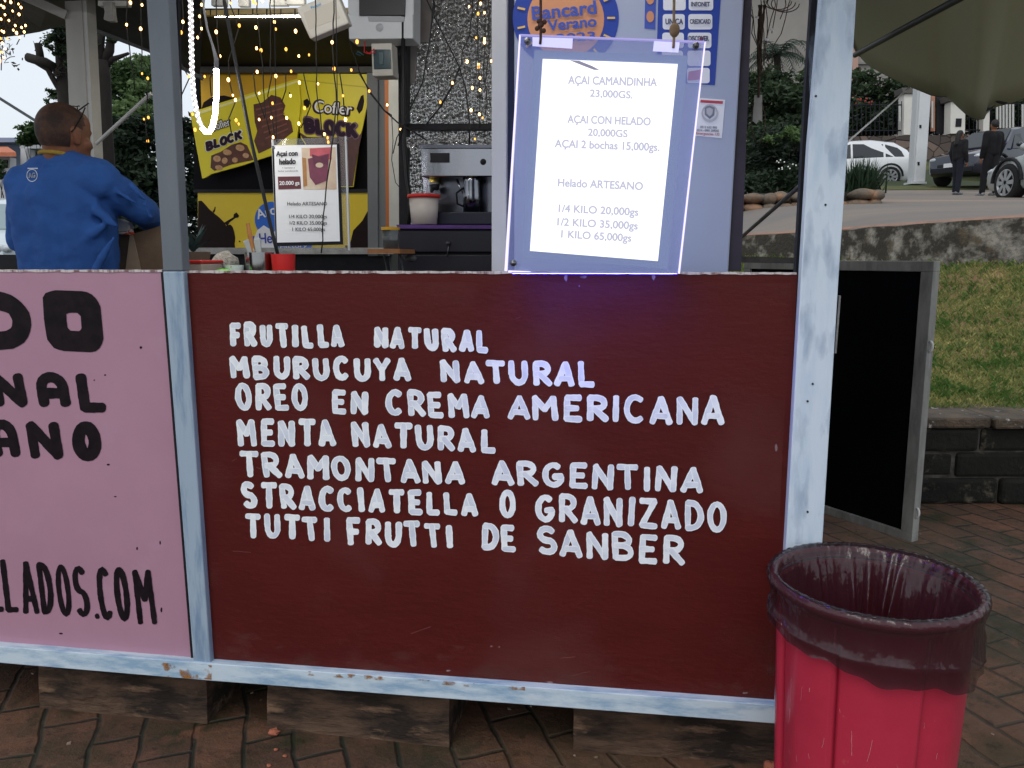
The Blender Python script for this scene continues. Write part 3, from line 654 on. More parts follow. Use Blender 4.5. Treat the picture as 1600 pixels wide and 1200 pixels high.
for k in range(26):
    rel0, z0_ = rsc.uniform(-1.0, .9), rsc.uniform(.12, rimz-.15); da, dz_ = rsc.uniform(-.05, .05), rsc.uniform(-.06, .06); L_ = rsc.uniform(.2, 1)
    pts_ = []
    for i in range(6):
        rel = rel0+da*L_*i/5+rsc.uniform(-.004, .004); z = z0_+dz_*L_*i/5; a = rel+camang; r_ = .160+(RB-.012-.160)*z/rimz; q = (rel+.30) % (2*math.pi/7); r_ += .0004-.013*max(0, 1-q/.42)
        pts_.append(V((c0.x+r_*math.cos(a), c0.y+r_*math.sin(a), z)))
    MB().tube(pts_, .0005*rsc.uniform(.6, 1.5), 4).build('scratch', mat('pale_scratch', (.55, .22, .25), (.45, .10, .13), scale=50, rough=.7), BN)
MB().lathe([(RB-.012, rimz-.014), (RB, rimz-.012), (RB+.002, rimz-.002), (RB-.003, rimz+.005), (RB-.008, rimz+.005), (RB-.012, rimz-.002)], (c0.x, c0.y, 0), 64).build('rim', M_bin, BN, smooth=True)
def bagmat():
    M = film('bin_bag', (.022, .012, .016), .25, rough=.15, spec=.5, bump=.55, bscale=26); return M
def bagring(j, n, z, r0, wav):
    a = 2*math.pi*j/n
    return a
mb = MB(); n = 288; rows = []
rb_ = random.Random(5); ph = [rb_.uniform(0, 6) for _ in range(8)]
def foldn(a, amp): return amp*(math.sin(5*a+ph[0])*.5+math.sin(11*a+ph[1])*.35+math.sin(23*a+ph[2])*.25+math.sin(41*a+ph[3])*.12)
prof = [(-.006, -.40, 'in'), (-.03, -.30, 'in'), (-.022, -.2, 'in'), (-.018, -.1, 'in'), (-.016, -.03, 'in'), (-.014, .004, 'rim'), (-.007, .013, 'rim'), (.003, .0125, 'rim'), (.0085, .003, 'rim'), (.0065, -.010, 'rim'),
        (.002, -.018, 'out'), (-.001, -.045, 'out'), (.001, -.064, 'out'), (.004, -.080, 'roll'), (.006, -.087, 'roll'), (.001, -.092, 'roll'), (-.002, -.108, 'hem')]
for (dr, dz, kind) in prof:
    row = []
    for j in range(n):
        a = 2*math.pi*j/n; rel = (a-camang+math.pi) % (2*math.pi)-math.pi; r_ = RB+dr; z = rimz+dz
        if kind == 'in':
            bk_ = .25+math.exp(-((abs(rel)-math.pi+.25)/.75)**2); r_ -= .034*math.exp(-((abs(rel)-math.pi+.12)/.40)**2)*(.5+.5*math.sin(25*a+math.sin(9*a)))*min(1, -dz*9)+bk_*(abs(foldn(a, .03))+.011*abs(math.sin(19*a+ph[3])+math.sin(34*a+ph[7])))*min(1, -dz*7+.15)+.003; r_ = min(r_, RB-(.020 if dz > -.06 else .036)-(-dz)*.075)
        if kind == 'rim': r_ += .0009*math.sin(47*a+ph[4])*(1+math.sin(3*a))*.8; z += .0006*math.sin(61*a+ph[2])
        if kind == 'out': r_ += (foldn(a, .004)+.0022*math.sin(13*a+dz*90))*(-dz*11)
        if kind in ('roll', 'hem'): r_ += foldn(a, .0025); z += .020*math.sin(a-camang+2.6)+.006*math.sin(3*a+ph[5]); r_ += .005*(kind == 'hem')
        if kind == 'hem': z += .011*math.sin(2*a+ph[6])+.005*math.sin(7*a+ph[1])+.0025*math.sin(19*a)-.012*max(0, math.cos(rel*1.2-.2)); r_ += .003*math.sin(9*a+ph[0])
        row.append(V((c0.x+r_*math.cos(a), c0.y+r_*math.sin(a), z)))
    rows.append(row)
mb.add([p for r_ in rows for p in r_], [(i*n+j, i*n+(j+1) % n, (i+1)*n+(j+1) % n, (i+1)*n+j) for i in range(len(rows)-1) for j in range(n)])
tag(mb.build('bin_liner', bagmat(), None, smooth=True), 'dark translucent bag lining the red bin and folded over its rim', 'bin bag')

# ------------------------------------------------------------ tall cabinet with stickers
YC = .36
CB = thing('tall_cabinet', 'tall white metal cabinet with card payment stickers behind the lit price sign', 'cabinet', onY(960, 470, YC+.15))
M_cab = mat('white_enamel', (.36, .40, .50), (.32, .36, .46), scale=2, rough=.4, lo=.3, hi=.7)
slab('door', [(803, -130), (1170, -130), (1138, 424), (1135, 470), (803, 470)], YC, .03, M_cab, CB, .004)
slab('side_trim', [(768, -130), (792, -130), (791, 424), (790, 470), (768, 470)], YC-.012, .05, mat('cream_metal', (.50, .50, .50), (.44, .44, .44), scale=3, rough=.45), CB, .003)
slab('gasket', [(790, -130), (805, -130), (805, 470), (790, 470)], YC+.012, .02, mat('dark_gasket', (.02, .025, .06), rough=.7), CB)
slab('body', [(772, -130), (1166, -130), (1132, 470), (772, 470)], YC+.04, .30, M_cab, CB)
slab('side_edge', [(1163, -130), (1180, -130), (1158, 424), (1138, 424)], YC+.015, .04, mat('purple_black_edge', (.045, .035, .05), (.03, .025, .03), scale=8, rough=.6), CB)
# round summer sticker
def prt(name, poly, Y, m, parent, lift=.0): return slab(name, poly, Y-lift, .0012, m, parent)
M_sblue = mat('sticker_blue', (.018, .05, .30), rough=.4); M_sor = mat('sticker_orange', (.62, .28, .12), (.55, .24, .14), scale=6, rough=.4); M_white = mat('sticker_white', (.72, .73, .75), rough=.45)
sk = prt('round_sticker', ell(884, 28, 83, 80, 48), YC-.0014, M_sblue, CB)
prt('sticker_disc', ell(884, 30, 60, 60, 40), YC-.0028, M_sor, sk)
mb = MB()
for a in range(0, 360, 24):
    if 60 < a < 120: continue
    c, s_ = math.cos(R(a)), math.sin(R(a)); q = [(884+c*r_-s_*t, 28+s_*r_+c*t) for r_, t in ((65, -1.6), (77, -1.6), (77, 1.6), (65, 1.6))]
    slab('ray_mark', q, YC-.0042, .0012, mat('sticker_yellow', (.70, .45, .14), rough=.4), sk)
M_tblue = mat('print_blue', (.05, .09, .38), rough=.4)
for s, a, b, h_ in (('Bancard', (833, 31), (932, 21), 21), ('Verano', (857, 48), (932, 41), 17), ('2023', (870, 66), (930, 62), 13)): ptext('lettering', s, a, b, h_, YC-.0045, M_tblue, sk, .03)
bc = prt('card_chart', [(1030, -60), (1130, -60), (1117, 133), (1025, 127)], YC-.0014, M_sblue, CB)
for k, y in enumerate((-8, 22, 51, 79, 106)):
    sx = -.12*y*.5
    for q, (xa, xb) in enumerate(((1036, 1071), (1076, 1114))):
        if q == 0 and k == 4: continue
        prt('card_logo', rrect(xa+sx*.4, y, xb+sx*.8, y+24, 4), YC-.0028, M_white, bc)
mb = MB(); PC2 = Yp(YC-.0042); mr = MB()
for s, a, b, h_ in (('INFONET', (1080, 10), (1109, 10), 7), ('UNICA', (1040, 38), (1067, 38), 9), ('CREDICARD', (1078, 37), (1110, 37), 7), ('DISCOVER', (1076, 64), (1107, 64), 8)): ptext('lettering', s, a, b, h_, YC-.0042, mat('print_dark', (.06, .07, .14), rough=.5), bc, .03)
mr.prism([onY(*p, YC-.0042) for p in ((1076, 112), (1098, 108), (1094, 124), (1074, 126))], (0, .001, 0)); mr.prism([onY(*p, YC-.0042) for p in ell(1096, 60.5, 3.4, 3.4, 12)], (0, .001, 0))
mr.build('logo_mark', mat('print_red', (.45, .05, .07), rough=.5), bc)
prt('picture_strip', [(1009, -50), (1026, -50), (1024, 46), (1007, 44)], YC-.0014, M_tblue, CB)
mb = MB()
for y in (-2, 26): mb.prism([onY(*p, YC-.003) for p in ell(1016, y, 6, 9, 14)], (0, .001, 0))
mb.build('picture_strip_figures', M_sor, CB)
ce = prt('notice_sticker', [(1094, 153), (1133, 156), (1128, 216), (1086, 212)], YC-.0014, M_white, CB)
mb = MB(); mb.prism([onY(*p, YC-.003) for p in ((1095, 156), (1130, 158), (1129, 162), (1094, 160))], (0, .001, 0)); text_into(mb, 'Emergencias 132', (1088, 210), (1124, 212), 4, Yp(YC-.003), .02); mb.build('red_print', mat('print_red', (.45, .05, .07)), ce, clean=False)
mb = MB(); PN = Yp(YC-.003)
text_into(mb, '0512 622 895', (1094, 200), (1120, 201), 3.5, PN, .03); text_into(mb, '0214 - 0981 209045', (1089, 205), (1123, 206), 3.5, PN, .03)
mb.prism([onY(*p, YC-.003) for p in ((1101, 167), (1109, 165), (1117, 168), (1116, 180), (1109, 186), (1101, 179))], (0, .001, 0))
mb.build('crest', mat('crest_grey', (.20, .21, .26), rough=.5), ce, clean=False)
mb = MB()
ringpoly(mb, ell(1109, 177, 13, 14, 24), ell(1109, 176, 10.5, 11, 24), YC-.0034)
mb.prism([onY(*p, YC-.0042) for p in ((1104, 170), (1109, 168), (1114, 171), (1113, 178), (1109, 182), (1104, 177))], (0, .001, 0))
mb.build('crest_ring', mat('crest_pale', (.42, .42, .45), rough=.5), ce)

# ------------------------------------------------------------ lit hanging price sign
YS = -.085
SG = thing('lit_price_sign', 'backlit clear acrylic price sign on two ropes with glowing violet edges', 'sign', onY(930, 428, YS))
A4 = [(812, 54), (1102, 65), (1061, 427.5), (790, 423.5)]
M_acr = film('clear_acrylic', (.20, .24, .45), .62, rough=.08, emit=(.12, .17, .60), estr=.16)
slab('acrylic_panel', A4, YS, .008, M_acr, SG)
M_led = emis('violet_edge_light', (.78, .70, 1.0), 1.35); M_ledd = emis('violet_edge_glow', (.50, .45, .95), .75); M_blueglow = emis('added_blue_glow', (.085, .075, 1.0), 58.0)
def strip(a, b, wa, wb, m, y0=-.003, th=.012):
    dx_, dy_ = b[0]-a[0], b[1]-a[1]; L = math.hypot(dx_, dy_); nx, ny = -dy_/L, dx_/L
    return slab('edge_light', [(a[0]-nx*wa, a[1]-ny*wa), (b[0]-nx*wb, b[1]-ny*wb), (b[0]+nx*wb, b[1]+ny*wb), (a[0]+nx*wa, a[1]+ny*wa)], YS+y0, th, m, SG)
strip(A4[0], A4[3], .8, 1.9, M_led); strip(A4[1], A4[2], 1.0, 1.4, M_led); strip(A4[0], A4[1], .9, 1.2, M_ledd)
strip((794, 424.2), (828, 425.4), 1.6, 1.4, M_led, -.0045)
# added glow strip, stands in for the violet haze on the brown panel
e0, e1 = onY(800, 424.8, YS), onY(1058, 427.6, YS); e0.z = e1.z = min(e0.z, e1.z)
bt = MB(); bt.add([e0+V((0, -.004, 0)), e1+V((0, -.004, 0)), e1+V((0, .016, 0)), e0+V((0, .016, 0))], [(0, 1, 2, 3)]); bt.build('added_bottom_glow', M_blueglow, SG)
MB().box((e0.x, YS-.005, e0.z+.0008), (e1.x, YS+.017, e0.z+.003)).build('glow_shield', mat('shield_violet', (.30, .28, .45), rough=.4), SG)  # added strip that keeps the glow from going upward
slab('backlight_film', [(835, 78), (1075, 87), (1043, 420), (815, 402)], YS+.0085, .003, emis('grey_blue_film', (.215, .275, .40), 1.0), SG)
slab('added_rear_glow', [(835, 78), (1075, 87), (1043, 415), (815, 402)], YS+.0135, .002, emis('added_violet_glow', (.42, .50, 1.0), 2.6), SG)  # added glowing panel behind the sign, tints the cabinet violet
pp = slab('lit_paper', [(848, 92), (1059, 100), (1028, 408), (828, 392)], YS-.0022, .002, emis('lit_paper', (.97, .98, 1.0), 1.25), SG)
PS = Yp(YS-.0026); mb = MB()
M_litpr = emis('lit_print', (.52, .52, .66), 1.0)
for (s, a, b, h_) in (('AÇAI CAMANDINHA', (888, 131), (1026, 135), 13), ('23,000GS.', (922, 151), (988, 154), 11.5), ('AÇAI CON HELADO', (887, 192), (1016, 196), 12.5), ('20,000GS', (919, 212), (980, 214.5), 11.5), ('AÇAI 2 bochas 15,000gs.', (867, 230), (1030, 236), 12.5),
                      ('Helado ARTESANO', (872, 291), (1004, 297), 12.5), ('1/4 KILO 20,000gs', (873, 331), (997, 337), 12), ('1/2 KILO 35,000gs', (871, 352), (996, 358.5), 12), ('1 KILO 65,000gs', (877, 371), (986, 377.5), 12)):
    text_into(MB(), s, a, b, h_, PS, .03).build('lettering', M_litpr, pp, clean=False)
mb = MB(); mb.prism([onY(*p, YS-.0032) for p in ((890, 94), (905, 95), (925, 103), (937, 109.5), (928, 109), (912, 103))], (0, .0008, 0)); mb.build('smudge', emis('lit_smudge', (.28, .26, .40), .8), pp)
for k, (x, y) in enumerate(((825, 66), (1087, 73), (803, 411))):
    b_ = MB(); c = onY(x, y, YS); b_.lathe([(.0001, .012), (.0065, .010), (.0065, 0), (.004, -.004), (.0001, -.006)], c+V((0, -.001, 0)), 12, axis='y'); b_.build('standoff_bolt', mat('bolt_steel', (.25, .25, .27), (.1, .1, .11), scale=60, rough=.3, metal=.8), SG, smooth=True)
for poly in ([(832, 58), (895, 60), (894, 76), (832, 72)], [(1022, 64), (1062, 66), (1060, 82), (1020, 80)]):
    slab('tape_patch', poly, YS-.0016, .001, film('milky_tape', (.6, .6, .8), .25, rough=.5, emit=(.6, .58, .95), estr=.55), SG)
M_rope = mat('brown_cord', (.14, .09, .05), (.22, .15, .09), scale=90, rough=.9)
for (x, y, m_) in ((845, 66, mat('dark_cord', (.045, .022, .02), (.08, .04, .03), scale=90, rough=.9)), (1053, 72, M_rope)):
    mb = MB(); p = [onY(x+rnd.uniform(-.6, .6), yy, YS-.004) for yy in range(-300, y+1, 12)]+[onY(x-1, y+3, YS-.004)]
    mb.tube(p, .0028, 7)
    if m_ is M_rope: mb.ball(onY(x+1, 47, YS-.004), (.0105, .0105, .014), 10, 7)
    else:
        for i in range(7): mb.ball(onY(x+rnd.uniform(-6, 6), 40+rnd.uniform(-7, 9), YS-.004), .005, 8, 5)
    mb.build('hanging_rope', m_, SG, smooth=True)

# ------------------------------------------------------------ acrylic price stand with printed sheet (hangs in the bay)
YA = .55
PSN = thing('price_sheet', 'clear acrylic holder with a printed price sheet hanging on the left of the bay', 'price sheet', onY(487, 392, YA))
slab('acrylic_panel', [(425, 218), (541, 213), (546, 391), (432, 393)], YA+.004, .004, film('plain_acrylic', (.35, .36, .35), .82, rough=.08), PSN)
slab('edge', [(538.5, 213), (541, 213), (546.5, 391), (544, 391)], YA+.002, .007, mat('acrylic_edge', (.55, .56, .55), rough=.2), PSN)
slab('edge', [(424, 218), (427, 218), (434, 393), (431, 393)], YA+.002, .007, mat('acrylic_edge', (.55, .56, .55), rough=.2), PSN)
slab('backing', [(425, 228), (530, 224), (536, 382), (431, 385)], YA+.0015, .002, M_black, PSN)
sh = slab('printed_sheet', [(428, 227), (526, 226), (531, 377), (433, 379)], YA, .001, mat('white_paper', (.86, .86, .85), (.80, .80, .79), scale=3, rough=.6, bump=.1, bscale=9), PSN)
PA = Yp(YA-.0012); M_pk = mat('print_black', (.03, .025, .03), rough=.6); 
for s, a, b, h_, bo2 in (('Açaí con', (432, 244), (465, 243), 8, .035), ('helado', (437, 257), (462, 256), 9, .035), ('+ banana y', (441, 263.5), (461, 263), 2.6, 0), ('leche condensada', (435, 268.5), (466, 268), 2.6, 0)): text_into(MB(), s, a, b, h_, PA, bo2).build('lettering', M_pk, sh, clean=False)
for s, a, b in (('Helado ARTESANO', (449, 321), (511, 321)), ('1/4 KILO 20,000gs', (452, 341), (511, 341)), ('1/2 KILO 35,000gs', (453, 351), (511, 351)), ('1 KILO 65,000gs', (457, 361), (508, 361))): text_into(MB(), s, a, b, 5.8, PA, .008).build('lettering', M_pk, sh, clean=False)
slab('price_box', [(434, 276), (469, 275.5), (470.5, 295), (435, 296)], YA-.001, .0006, mat('print_brown', (.14, .04, .045), rough=.6), sh)
ptext('lettering', '20.000 gs', (437, 289), (468, 288.5), 6, YA-.001, mat('print_white', (.8, .8, .8), rough=.6), sh, .03)
ph_ = slab('dessert_photo', [(471, 231), (524, 230), (526, 296), (474, 296)], YA-.0008, .0006, mat('photo_cream', (.72, .64, .47), (.60, .42, .30), scale=14, rough=.5), sh)
for nm, poly, c, L_ in (('photo_tag', [(484, 232), (517, 230), (518, 249), (505, 249), (484, 244)], (.50, .10, .12), .0016), ('photo_cup', [(481, 248), (514, 240), (511, 282), (493, 289), (484, 277)], (.17, .045, .075), .0022), ('photo_swirl', [(487, 241), (500, 245), (512, 241), (512, 258), (500, 254), (491, 262)], (.12, .03, .055), .0028), ('photo_glass', [(472, 246), (478, 247), (480, 290), (474, 292)], (.35, .17, .06), .0016), ('photo_cream', ell(499, 258, 6, 4, 12), (.75, .6, .42), .0034)):
    slab(nm, poly, YA-L_, .0006, mat(nm, c, tuple(q*1.35 for q in c), scale=25, rough=.45), ph_)
bl = MB()
for x, y in ((541, 385), (428, 231), (543, 219)): bl.ball(onY(x, y, YA), .004, 8, 5)
bl.build('bolt', MATS['bolt_steel'], PSN, smooth=True)
for xa, xb in ((432, 425), (528, 522)): MB().tube([onY(xa+(xb-xa)*t, 222-t*420, YA) for t in (0, .25, .5, .75, 1)], .0014, 6).build('cord', M_black, PSN)

# ------------------------------------------------------------ things on the counter
ZC = 1.19
def cpos(px, Y): p = onY(px, 415, Y); return V((p.x, Y, ZC))
def lath(name, label, cat, px, Y, parts, n=28, z=ZC):
    p = cpos(px, Y); p.z = z; t = thing(name, label, cat, p)
    for nm, prof, m_ in parts: MB().lathe(prof, p, n).build(nm, m_, t, smooth=True).modifiers.new('e', 'EDGE_SPLIT').split_angle = R(40)
    return t
def pw(px, Y): return (onY(1000, 415, Y)-onY(0, 415, Y)).x/1000*px
M_redlid = mat('red_plastic_lid', (.60, .03, .025), rough=.35); M_tubclear = film('cloudy_plastic', (.62, .50, .42), .25, rough=.25)
p = cpos(312, .13); tb = thing('food_tub', 'shallow clear food tub with a red lid at the left end of the counter', 'food tub', p)
hw = pw(21, .13)
def tapbox(p, w_, d_, z0, z1, tw):
    mb = MB(); mb.add([p+V((sx*w_*k, sy*d_*k, z)) for z, k in ((z0, 1), (z1, tw)) for sx, sy in ((-1, -1), (1, -1), (1, 1), (-1, 1))], [(0, 3, 2, 1), (4, 5, 6, 7), (0, 1, 5, 4), (1, 2, 6, 5), (2, 3, 7, 6), (3, 0, 4, 7)]); return mb
tapbox(p, hw*.95, .05, .0, .030, 1.03).build('tub', M_tubclear, tb, bevel=.003); tapbox(p, hw*.85, .042, .002, .018, 1).build('contents', mat('reddish_food', (.30, .10, .06), (.40, .22, .14), scale=60, rough=.6), tb)
tapbox(p, hw*1.04, .056, .0305, .039, 1).build('lid', M_redlid, tb, bevel=.003)
# knitted cloth
p = cpos(352, .22); mb = MB(); mb.ball(p+V((0, 0, .022)), (pw(19, .22), .035, .040), 20, 12); mb.v = [v+V((1, 1, 1))*.007*mnoise.noise(v*40) for v in mb.v]; mb.v = [V((v.x, v.y, max(v.z, ZC+.0005))) for v in mb.v]
tag(mb.build('knitted_cloth', mat('cream_knit', (.62, .58, .50), (.38, .35, .29), scale=120, rough=.95, bump=.8, bscale=160), smooth=True), 'crumpled cream knitted cloth beside the steel cup on the counter', 'cloth')
p = cpos(347, .10); mb = MB(); mb.ball(p+V((0, 0, .004)), (pw(15, .1), .02, .014), 16, 8); mb.v = [V((v.x, v.y, max(v.z, ZC+.0005))) for v in mb.v]
tag(mb.build('green_lid', mat('lime_plastic', (.16, .52, .05), rough=.4), smooth=True), 'lime green plastic lid lying in front of the knitted cloth', 'lid')
lath('paper_cup', 'small pale paper cup with strawberry print behind the lime green lid', 'cup', 366, .14, [('cup', [(.0001, 0), (pw(12, .14), 0), (pw(14, .14), .026), (pw(13, .14), .026), (pw(11, .14), .003)], mat('strawberry_paper', (.66, .74, .66), (.50, .08, .08), scale=70, lo=.62, hi=.68, rough=.6))])
sc = lath('steel_cup', 'polished steel cup holding ice cream spatulas on the counter', 'cup', 406, .17, [('cup', [(.0001, 0), (pw(20, .17), 0), (pw(21.5, .17), .058), (pw(20.5, .17), .058), (pw(19, .17), .004), (.0001, .004)], mat('polished_steel', (.34, .34, .33), rough=.14, metal=1))])
lath('red_cup', 'short red plastic cup right of the steel cup', 'cup', 443, .16, [('cup', [(.0001, 0), (pw(16, .16), 0), (pw(18, .16), .054), (pw(17, .16), .054), (pw(15, .16), .003), (.0001, .003)], mat('red_cup_plastic', (.55, .02, .018), rough=.3))])
pcp = cpos(406, .17)
MB().tube([pcp+V((-.008, 0, .02)), onY(391, 370, .17), onY(387, 349, .17)], [.005, .0065, .005], 10).build('spatula', mat('orange_wood', (.50, .22, .06), (.40, .16, .04), scale=30, rough=.5)); tag(bpy.data.objects['spatula'], 'spatula with an orange wooden handle standing in the steel cup', 'spatula')
for nm, poly, lb in (('scoop', [(379, 377), (389, 372), (398, 392), (396, 402), (390, 402)], 'pale plastic scoop leaning left out of the steel cup'), ('scoop', [(396, 374), (406, 372), (408, 396), (400, 400)], 'pale plastic scoop leaning right in the steel cup')):
    o = slab(nm, poly, .165, .006, mat('pale_plastic', (.42, .45, .42), (.5, .52, .5), scale=10, rough=.35), None, .002); tag(o, lb, 'scoop', 'scoops in the steel cup')

# black cabinet, espresso machine, tub
YB = 1.2
bcab = thing('drawer_cabinet', 'low black drawer cabinet under the chrome espresso machine', 'cabinet', onY(696, 470, YB))
slab('body', [(622, 356), (800, 356), (800, 560), (622, 560)], YB+.02, .42, M_black, bcab)
slab('drawer_front', [(623, 360), (800, 360), (800, 394), (623, 394)], YB, .018, mat('drawer_black', (.014, .014, .022), (.02, .02, .03), scale=4, rough=.45), bcab, .003)
slab('drawer_front', [(623, 398), (800, 398), (800, 480), (623, 480)], YB, .018, MATS['drawer_black'], bcab, .003)
slab('top_cloth', [(619, 351), (800, 352), (800, 357.5), (621, 357)], YB-.01, .40, mat('purple_cloth', (.13, .06, .25), (.09, .05, .17), scale=20, rough=.9), bcab)
k_ = MB().lathe([(.0001, .02), (.008, .016), (.008, .006), (.004, 0)], onY(701, 380, YB), 10, axis='y'); k_.tube([onY(701, 382, YB-.012), onY(700, 392, YB-.014), onY(698, 402, YB-.01)], .002, 6); k_.build('lock', MATS['bolt_steel'], bcab, smooth=True)
em = thing('espresso_machine', 'chrome espresso machine on the black drawer cabinet', 'espresso machine', onY(730, 352, YB+.12))
M_chr = mat('chrome', (.24, .25, .28), rough=.14, metal=1, bump=.03, bscale=12); M_chrd = mat('dark_chrome', (.11, .115, .14), rough=.18, metal=.95, bump=.03, bscale=9)
slab('boiler_body', [(658, 231), (800, 231), (800, 276), (658, 276)], YB+.10, .22, M_chr, em, .004)
slab('display', [(672, 239), (702, 239), (702, 254), (672, 254)], YB+.096, .006, M_black, em)
slab('top_tray', [(655, 226), (800, 226), (800, 231), (655, 231)], YB+.11, .2, M_chrd, em)
slab('splash_back', [(661, 276), (800, 276), (800, 332), (663, 332)], YB+.22, .06, M_chrd, em)
slab('drip_base', [(664, 331), (800, 331), (800, 351), (664, 351)], YB+.08, .2, mat('base_black', (.012, .014, .03), rough=.35), em, .004)
MB().lathe([(.0001, .006), (.011, .004), (.012, 0)], onY(755, 253, YB+.10), 14, axis='y').build('gauge', M_black, em)
g_ = MB(); g_.lathe([(.016, 0), (.016, .028), (.013, .034), (.0001, .034)], onY(677, 285, YB+.16), 14); g_.build('group_head', mat('brass', (.62, .42, .10), rough=.25, metal=1), em, smooth=True)
g_ = MB(); g_.lathe([(.017, 0), (.02, .02), (.018, .022), (.0001, .022)], onY(679, 297, YB+.15), 14); g_.tube([onY(679, 293, YB+.14), onY(674, 299, YB+.10)], .006, 8); g_.build('portafilter', M_black, em, smooth=True)
MB().tube([onY(714, 280, YB+.14), onY(718, 292, YB+.14), onY(727, 305, YB+.13)], .0045, 8).build('steam_wand', M_chr, em, smooth=True)
pj = onY(737, 331, YB+.13); t = thing('milk_jug', 'tall steel milk jug on the espresso machine tray', 'jug', pj); r_ = pw(12, YB+.13)
MB().lathe([(.0001, 0), (r_, 0), (r_*1.02, .06), (r_*.95, .115), (r_*1.05, .13), (r_*.98, .13), (r_*.9, .1)], pj, 26).build('jug', M_chr, t, smooth=True); MB().tube([pj+V((-r_*.9, -.012, .09)), pj+V((-r_*1.7, -.02, .07)), pj+V((-r_*1.6, -.02, .03)), pj+V((-r_*.9, -.01, .02))], .004, 8).build('handle', M_black, t, smooth=True)
pt_ = onY(663, 351, YB+.04); r_ = pw(22, YB+.04); t = thing('cream_tub', 'tall clear plastic tub of cream with a red lid on the black cabinet', 'food tub', pt_)
MB().lathe([(.0001, .001), (r_*.84, .001), (r_*.97, .098), (r_*.95, .098), (r_*.82, .003)], pt_, 30).build('tub', film('milky_plastic', (.75, .68, .62), .30, rough=.3), t, smooth=True)
MB().lathe([(.0001, .003), (r_*.80, .003), (r_*.885, .062), (.0001, .062)], pt_, 26).build('cream', mat('cream', (.80, .75, .62), rough=.5), t, smooth=True)
MB().lathe([(r_*.88, .0625), (r_*.95, .097)], pt_, 26).build('residue', film('pink_residue', (.65, .28, .25), .35, rough=.5), t)
MB().lathe([(.0001, .112), (r_*1.06, .112), (r_*1.09, .108), (r_*1.09, .099), (r_*.9, .099)], pt_, 30).build('lid', M_redlid, t, smooth=True)
pj = onY(611, 389, 1.0); r_ = pw(13, 1.0); t = thing('jar', 'small glass jar with a yellow lid on the orange board', 'jar', pj)
MB().lathe([(.0001, 0), (r_*.85, 0), (r_*.95, .065), (r_*.9, .065), (r_*.8, .003)], pj, 22).build('glass', film('jar_glass', (.12, .14, .14), .45, rough=.1), t, smooth=True)
MB().lathe([(.0001, .002), (r_*.78, .002), (r_*.8, .03), (.0001, .03)], pj, 18).build('contents', mat('brown_sauce', (.045, .02, .015), rough=.4), t)
MB().lathe([(.0001, .076), (r_*1.05, .076), (r_*1.05, .066), (.0001, .066)], pj, 22).build('lid', mat('yellow_lid', (.65, .36, .02), rough=.4), t)
tag(slab('wooden_shelf', [(574, 389), (624, 389), (625, 396), (574, 396)], .92, .2, mat('orange_board', (.42, .19, .07), (.34, .14, .05), scale=20, rough=.6)), 'short orange wooden shelf board under the yellow lidded jar', 'shelf')
cl_ = MB()
for x in (602, 613, 627): cl_.tube([onY(x+3*math.sin(y*.08+x), y, 1.05) for y in range(398, 470, 6)], .0035, 7)
cl_.ball(onY(641, 404, 1.1), (.025, .015, .014), 10, 6)
tag(cl_.build('pipe_bundle', mat('grey_pipe', (.14, .14, .14), (.05, .05, .05), scale=14, rough=.5), smooth=True), 'grey hoses hanging below the orange shelf board', 'hoses')

# white electrical gear under the roof
eb_ = thing('electrical_panel', 'large white electrical panel box with its dark flap under the roof', 'electrical panel', onY(595, 62, 1.5))
M_wpl = mat('white_plastic', (.62, .65, .68), (.55, .58, .60), scale=3, rough=.4); M_cpl = mat('cream_plastic', (.58, .56, .50), (.52, .50, .44), scale=3, rough=.5)
slab('box', [(541, -70), (647, -70), (646, 61), (545, 62)], 1.5, .11, M_wpl, eb_, .004)
slab('flap', [(560, -40), (634, -40), (632, 24), (561, 24)], 1.488, .014, mat('flap_grey', (.045, .045, .05), rough=.3), eb_, .003)
slab('lip', [(574, 25), (632, 26), (631, 34), (576, 33)], 1.488, .012, mat('lip_grey', (.36, .38, .40), rough=.4), eb_)
slab('cover', [(543, 22), (560, 22), (561, 26), (634, 27), (634, 22), (645, 22), (645, 60), (546, 61)], 1.493, .008, M_wpl, eb_, .002)
MB().lathe([(.0001, .008), (.012, .006), (.016, 0)], onY(593, 43, 1.493), 18, axis='y').build('latch', mat('latch_grey', (.42, .44, .46), rough=.4), eb_, smooth=True)
sb = thing('breaker_box', 'small white breaker box with a dark window below the electrical panel', 'breaker box', onY(600, 120, 1.5))
slab('box', [(580, 68), (612, 67), (614, 118), (582, 119)], 1.48, .08, M_cpl, sb, .003)
slab('window', [(583, 77), (610, 77), (611, 107), (584, 108)], 1.474, .007, mat('dark_teal', (.03, .06, .07), rough=.15), sb, .002)
slab('switch', [(592, 82), (599, 82), (599, 100), (593, 100)], 1.469, .005, mat('switch_teal', (.06, .10, .11), rough=.4), sb)
for c, pts, nm, lb in (((.55, .02, .03), [(570, 64), (569, 82), (576, 84), (585, 76), (586, 82), (577, 84), (572, 80)], 'red_wire', 'loose red wire loop beside the small breaker box'), ((.02, .10, .14), [(568, 86), (559, 80), (557, 84), (563, 87)], 'teal_wire', 'short teal wire end below the red wire loop')):
    tag(MB().tube([onY(x, y, 1.46) for x, y in pts], .0022, 6).build(nm, mat(nm, c, rough=.4), smooth=True), lb, 'wire')
wb = thing('plastic_box', 'tilted shallow cream plastic box hanging under the roof left of the electrical panel', 'plastic box', onY(500, 40, .95))  # a plain plastic box, gives no light
qb = [(462, 12), (525, -14), (545, 36), (484, 61)]
slab('shell', qb, .95, .045, M_cpl, wb, .006)
slab('recess', [(474, 20), (522, 1), (531, 28), (483, 46)], .9485, .003, mat('recess_cream', (.50, .47, .40), rough=.5), wb)
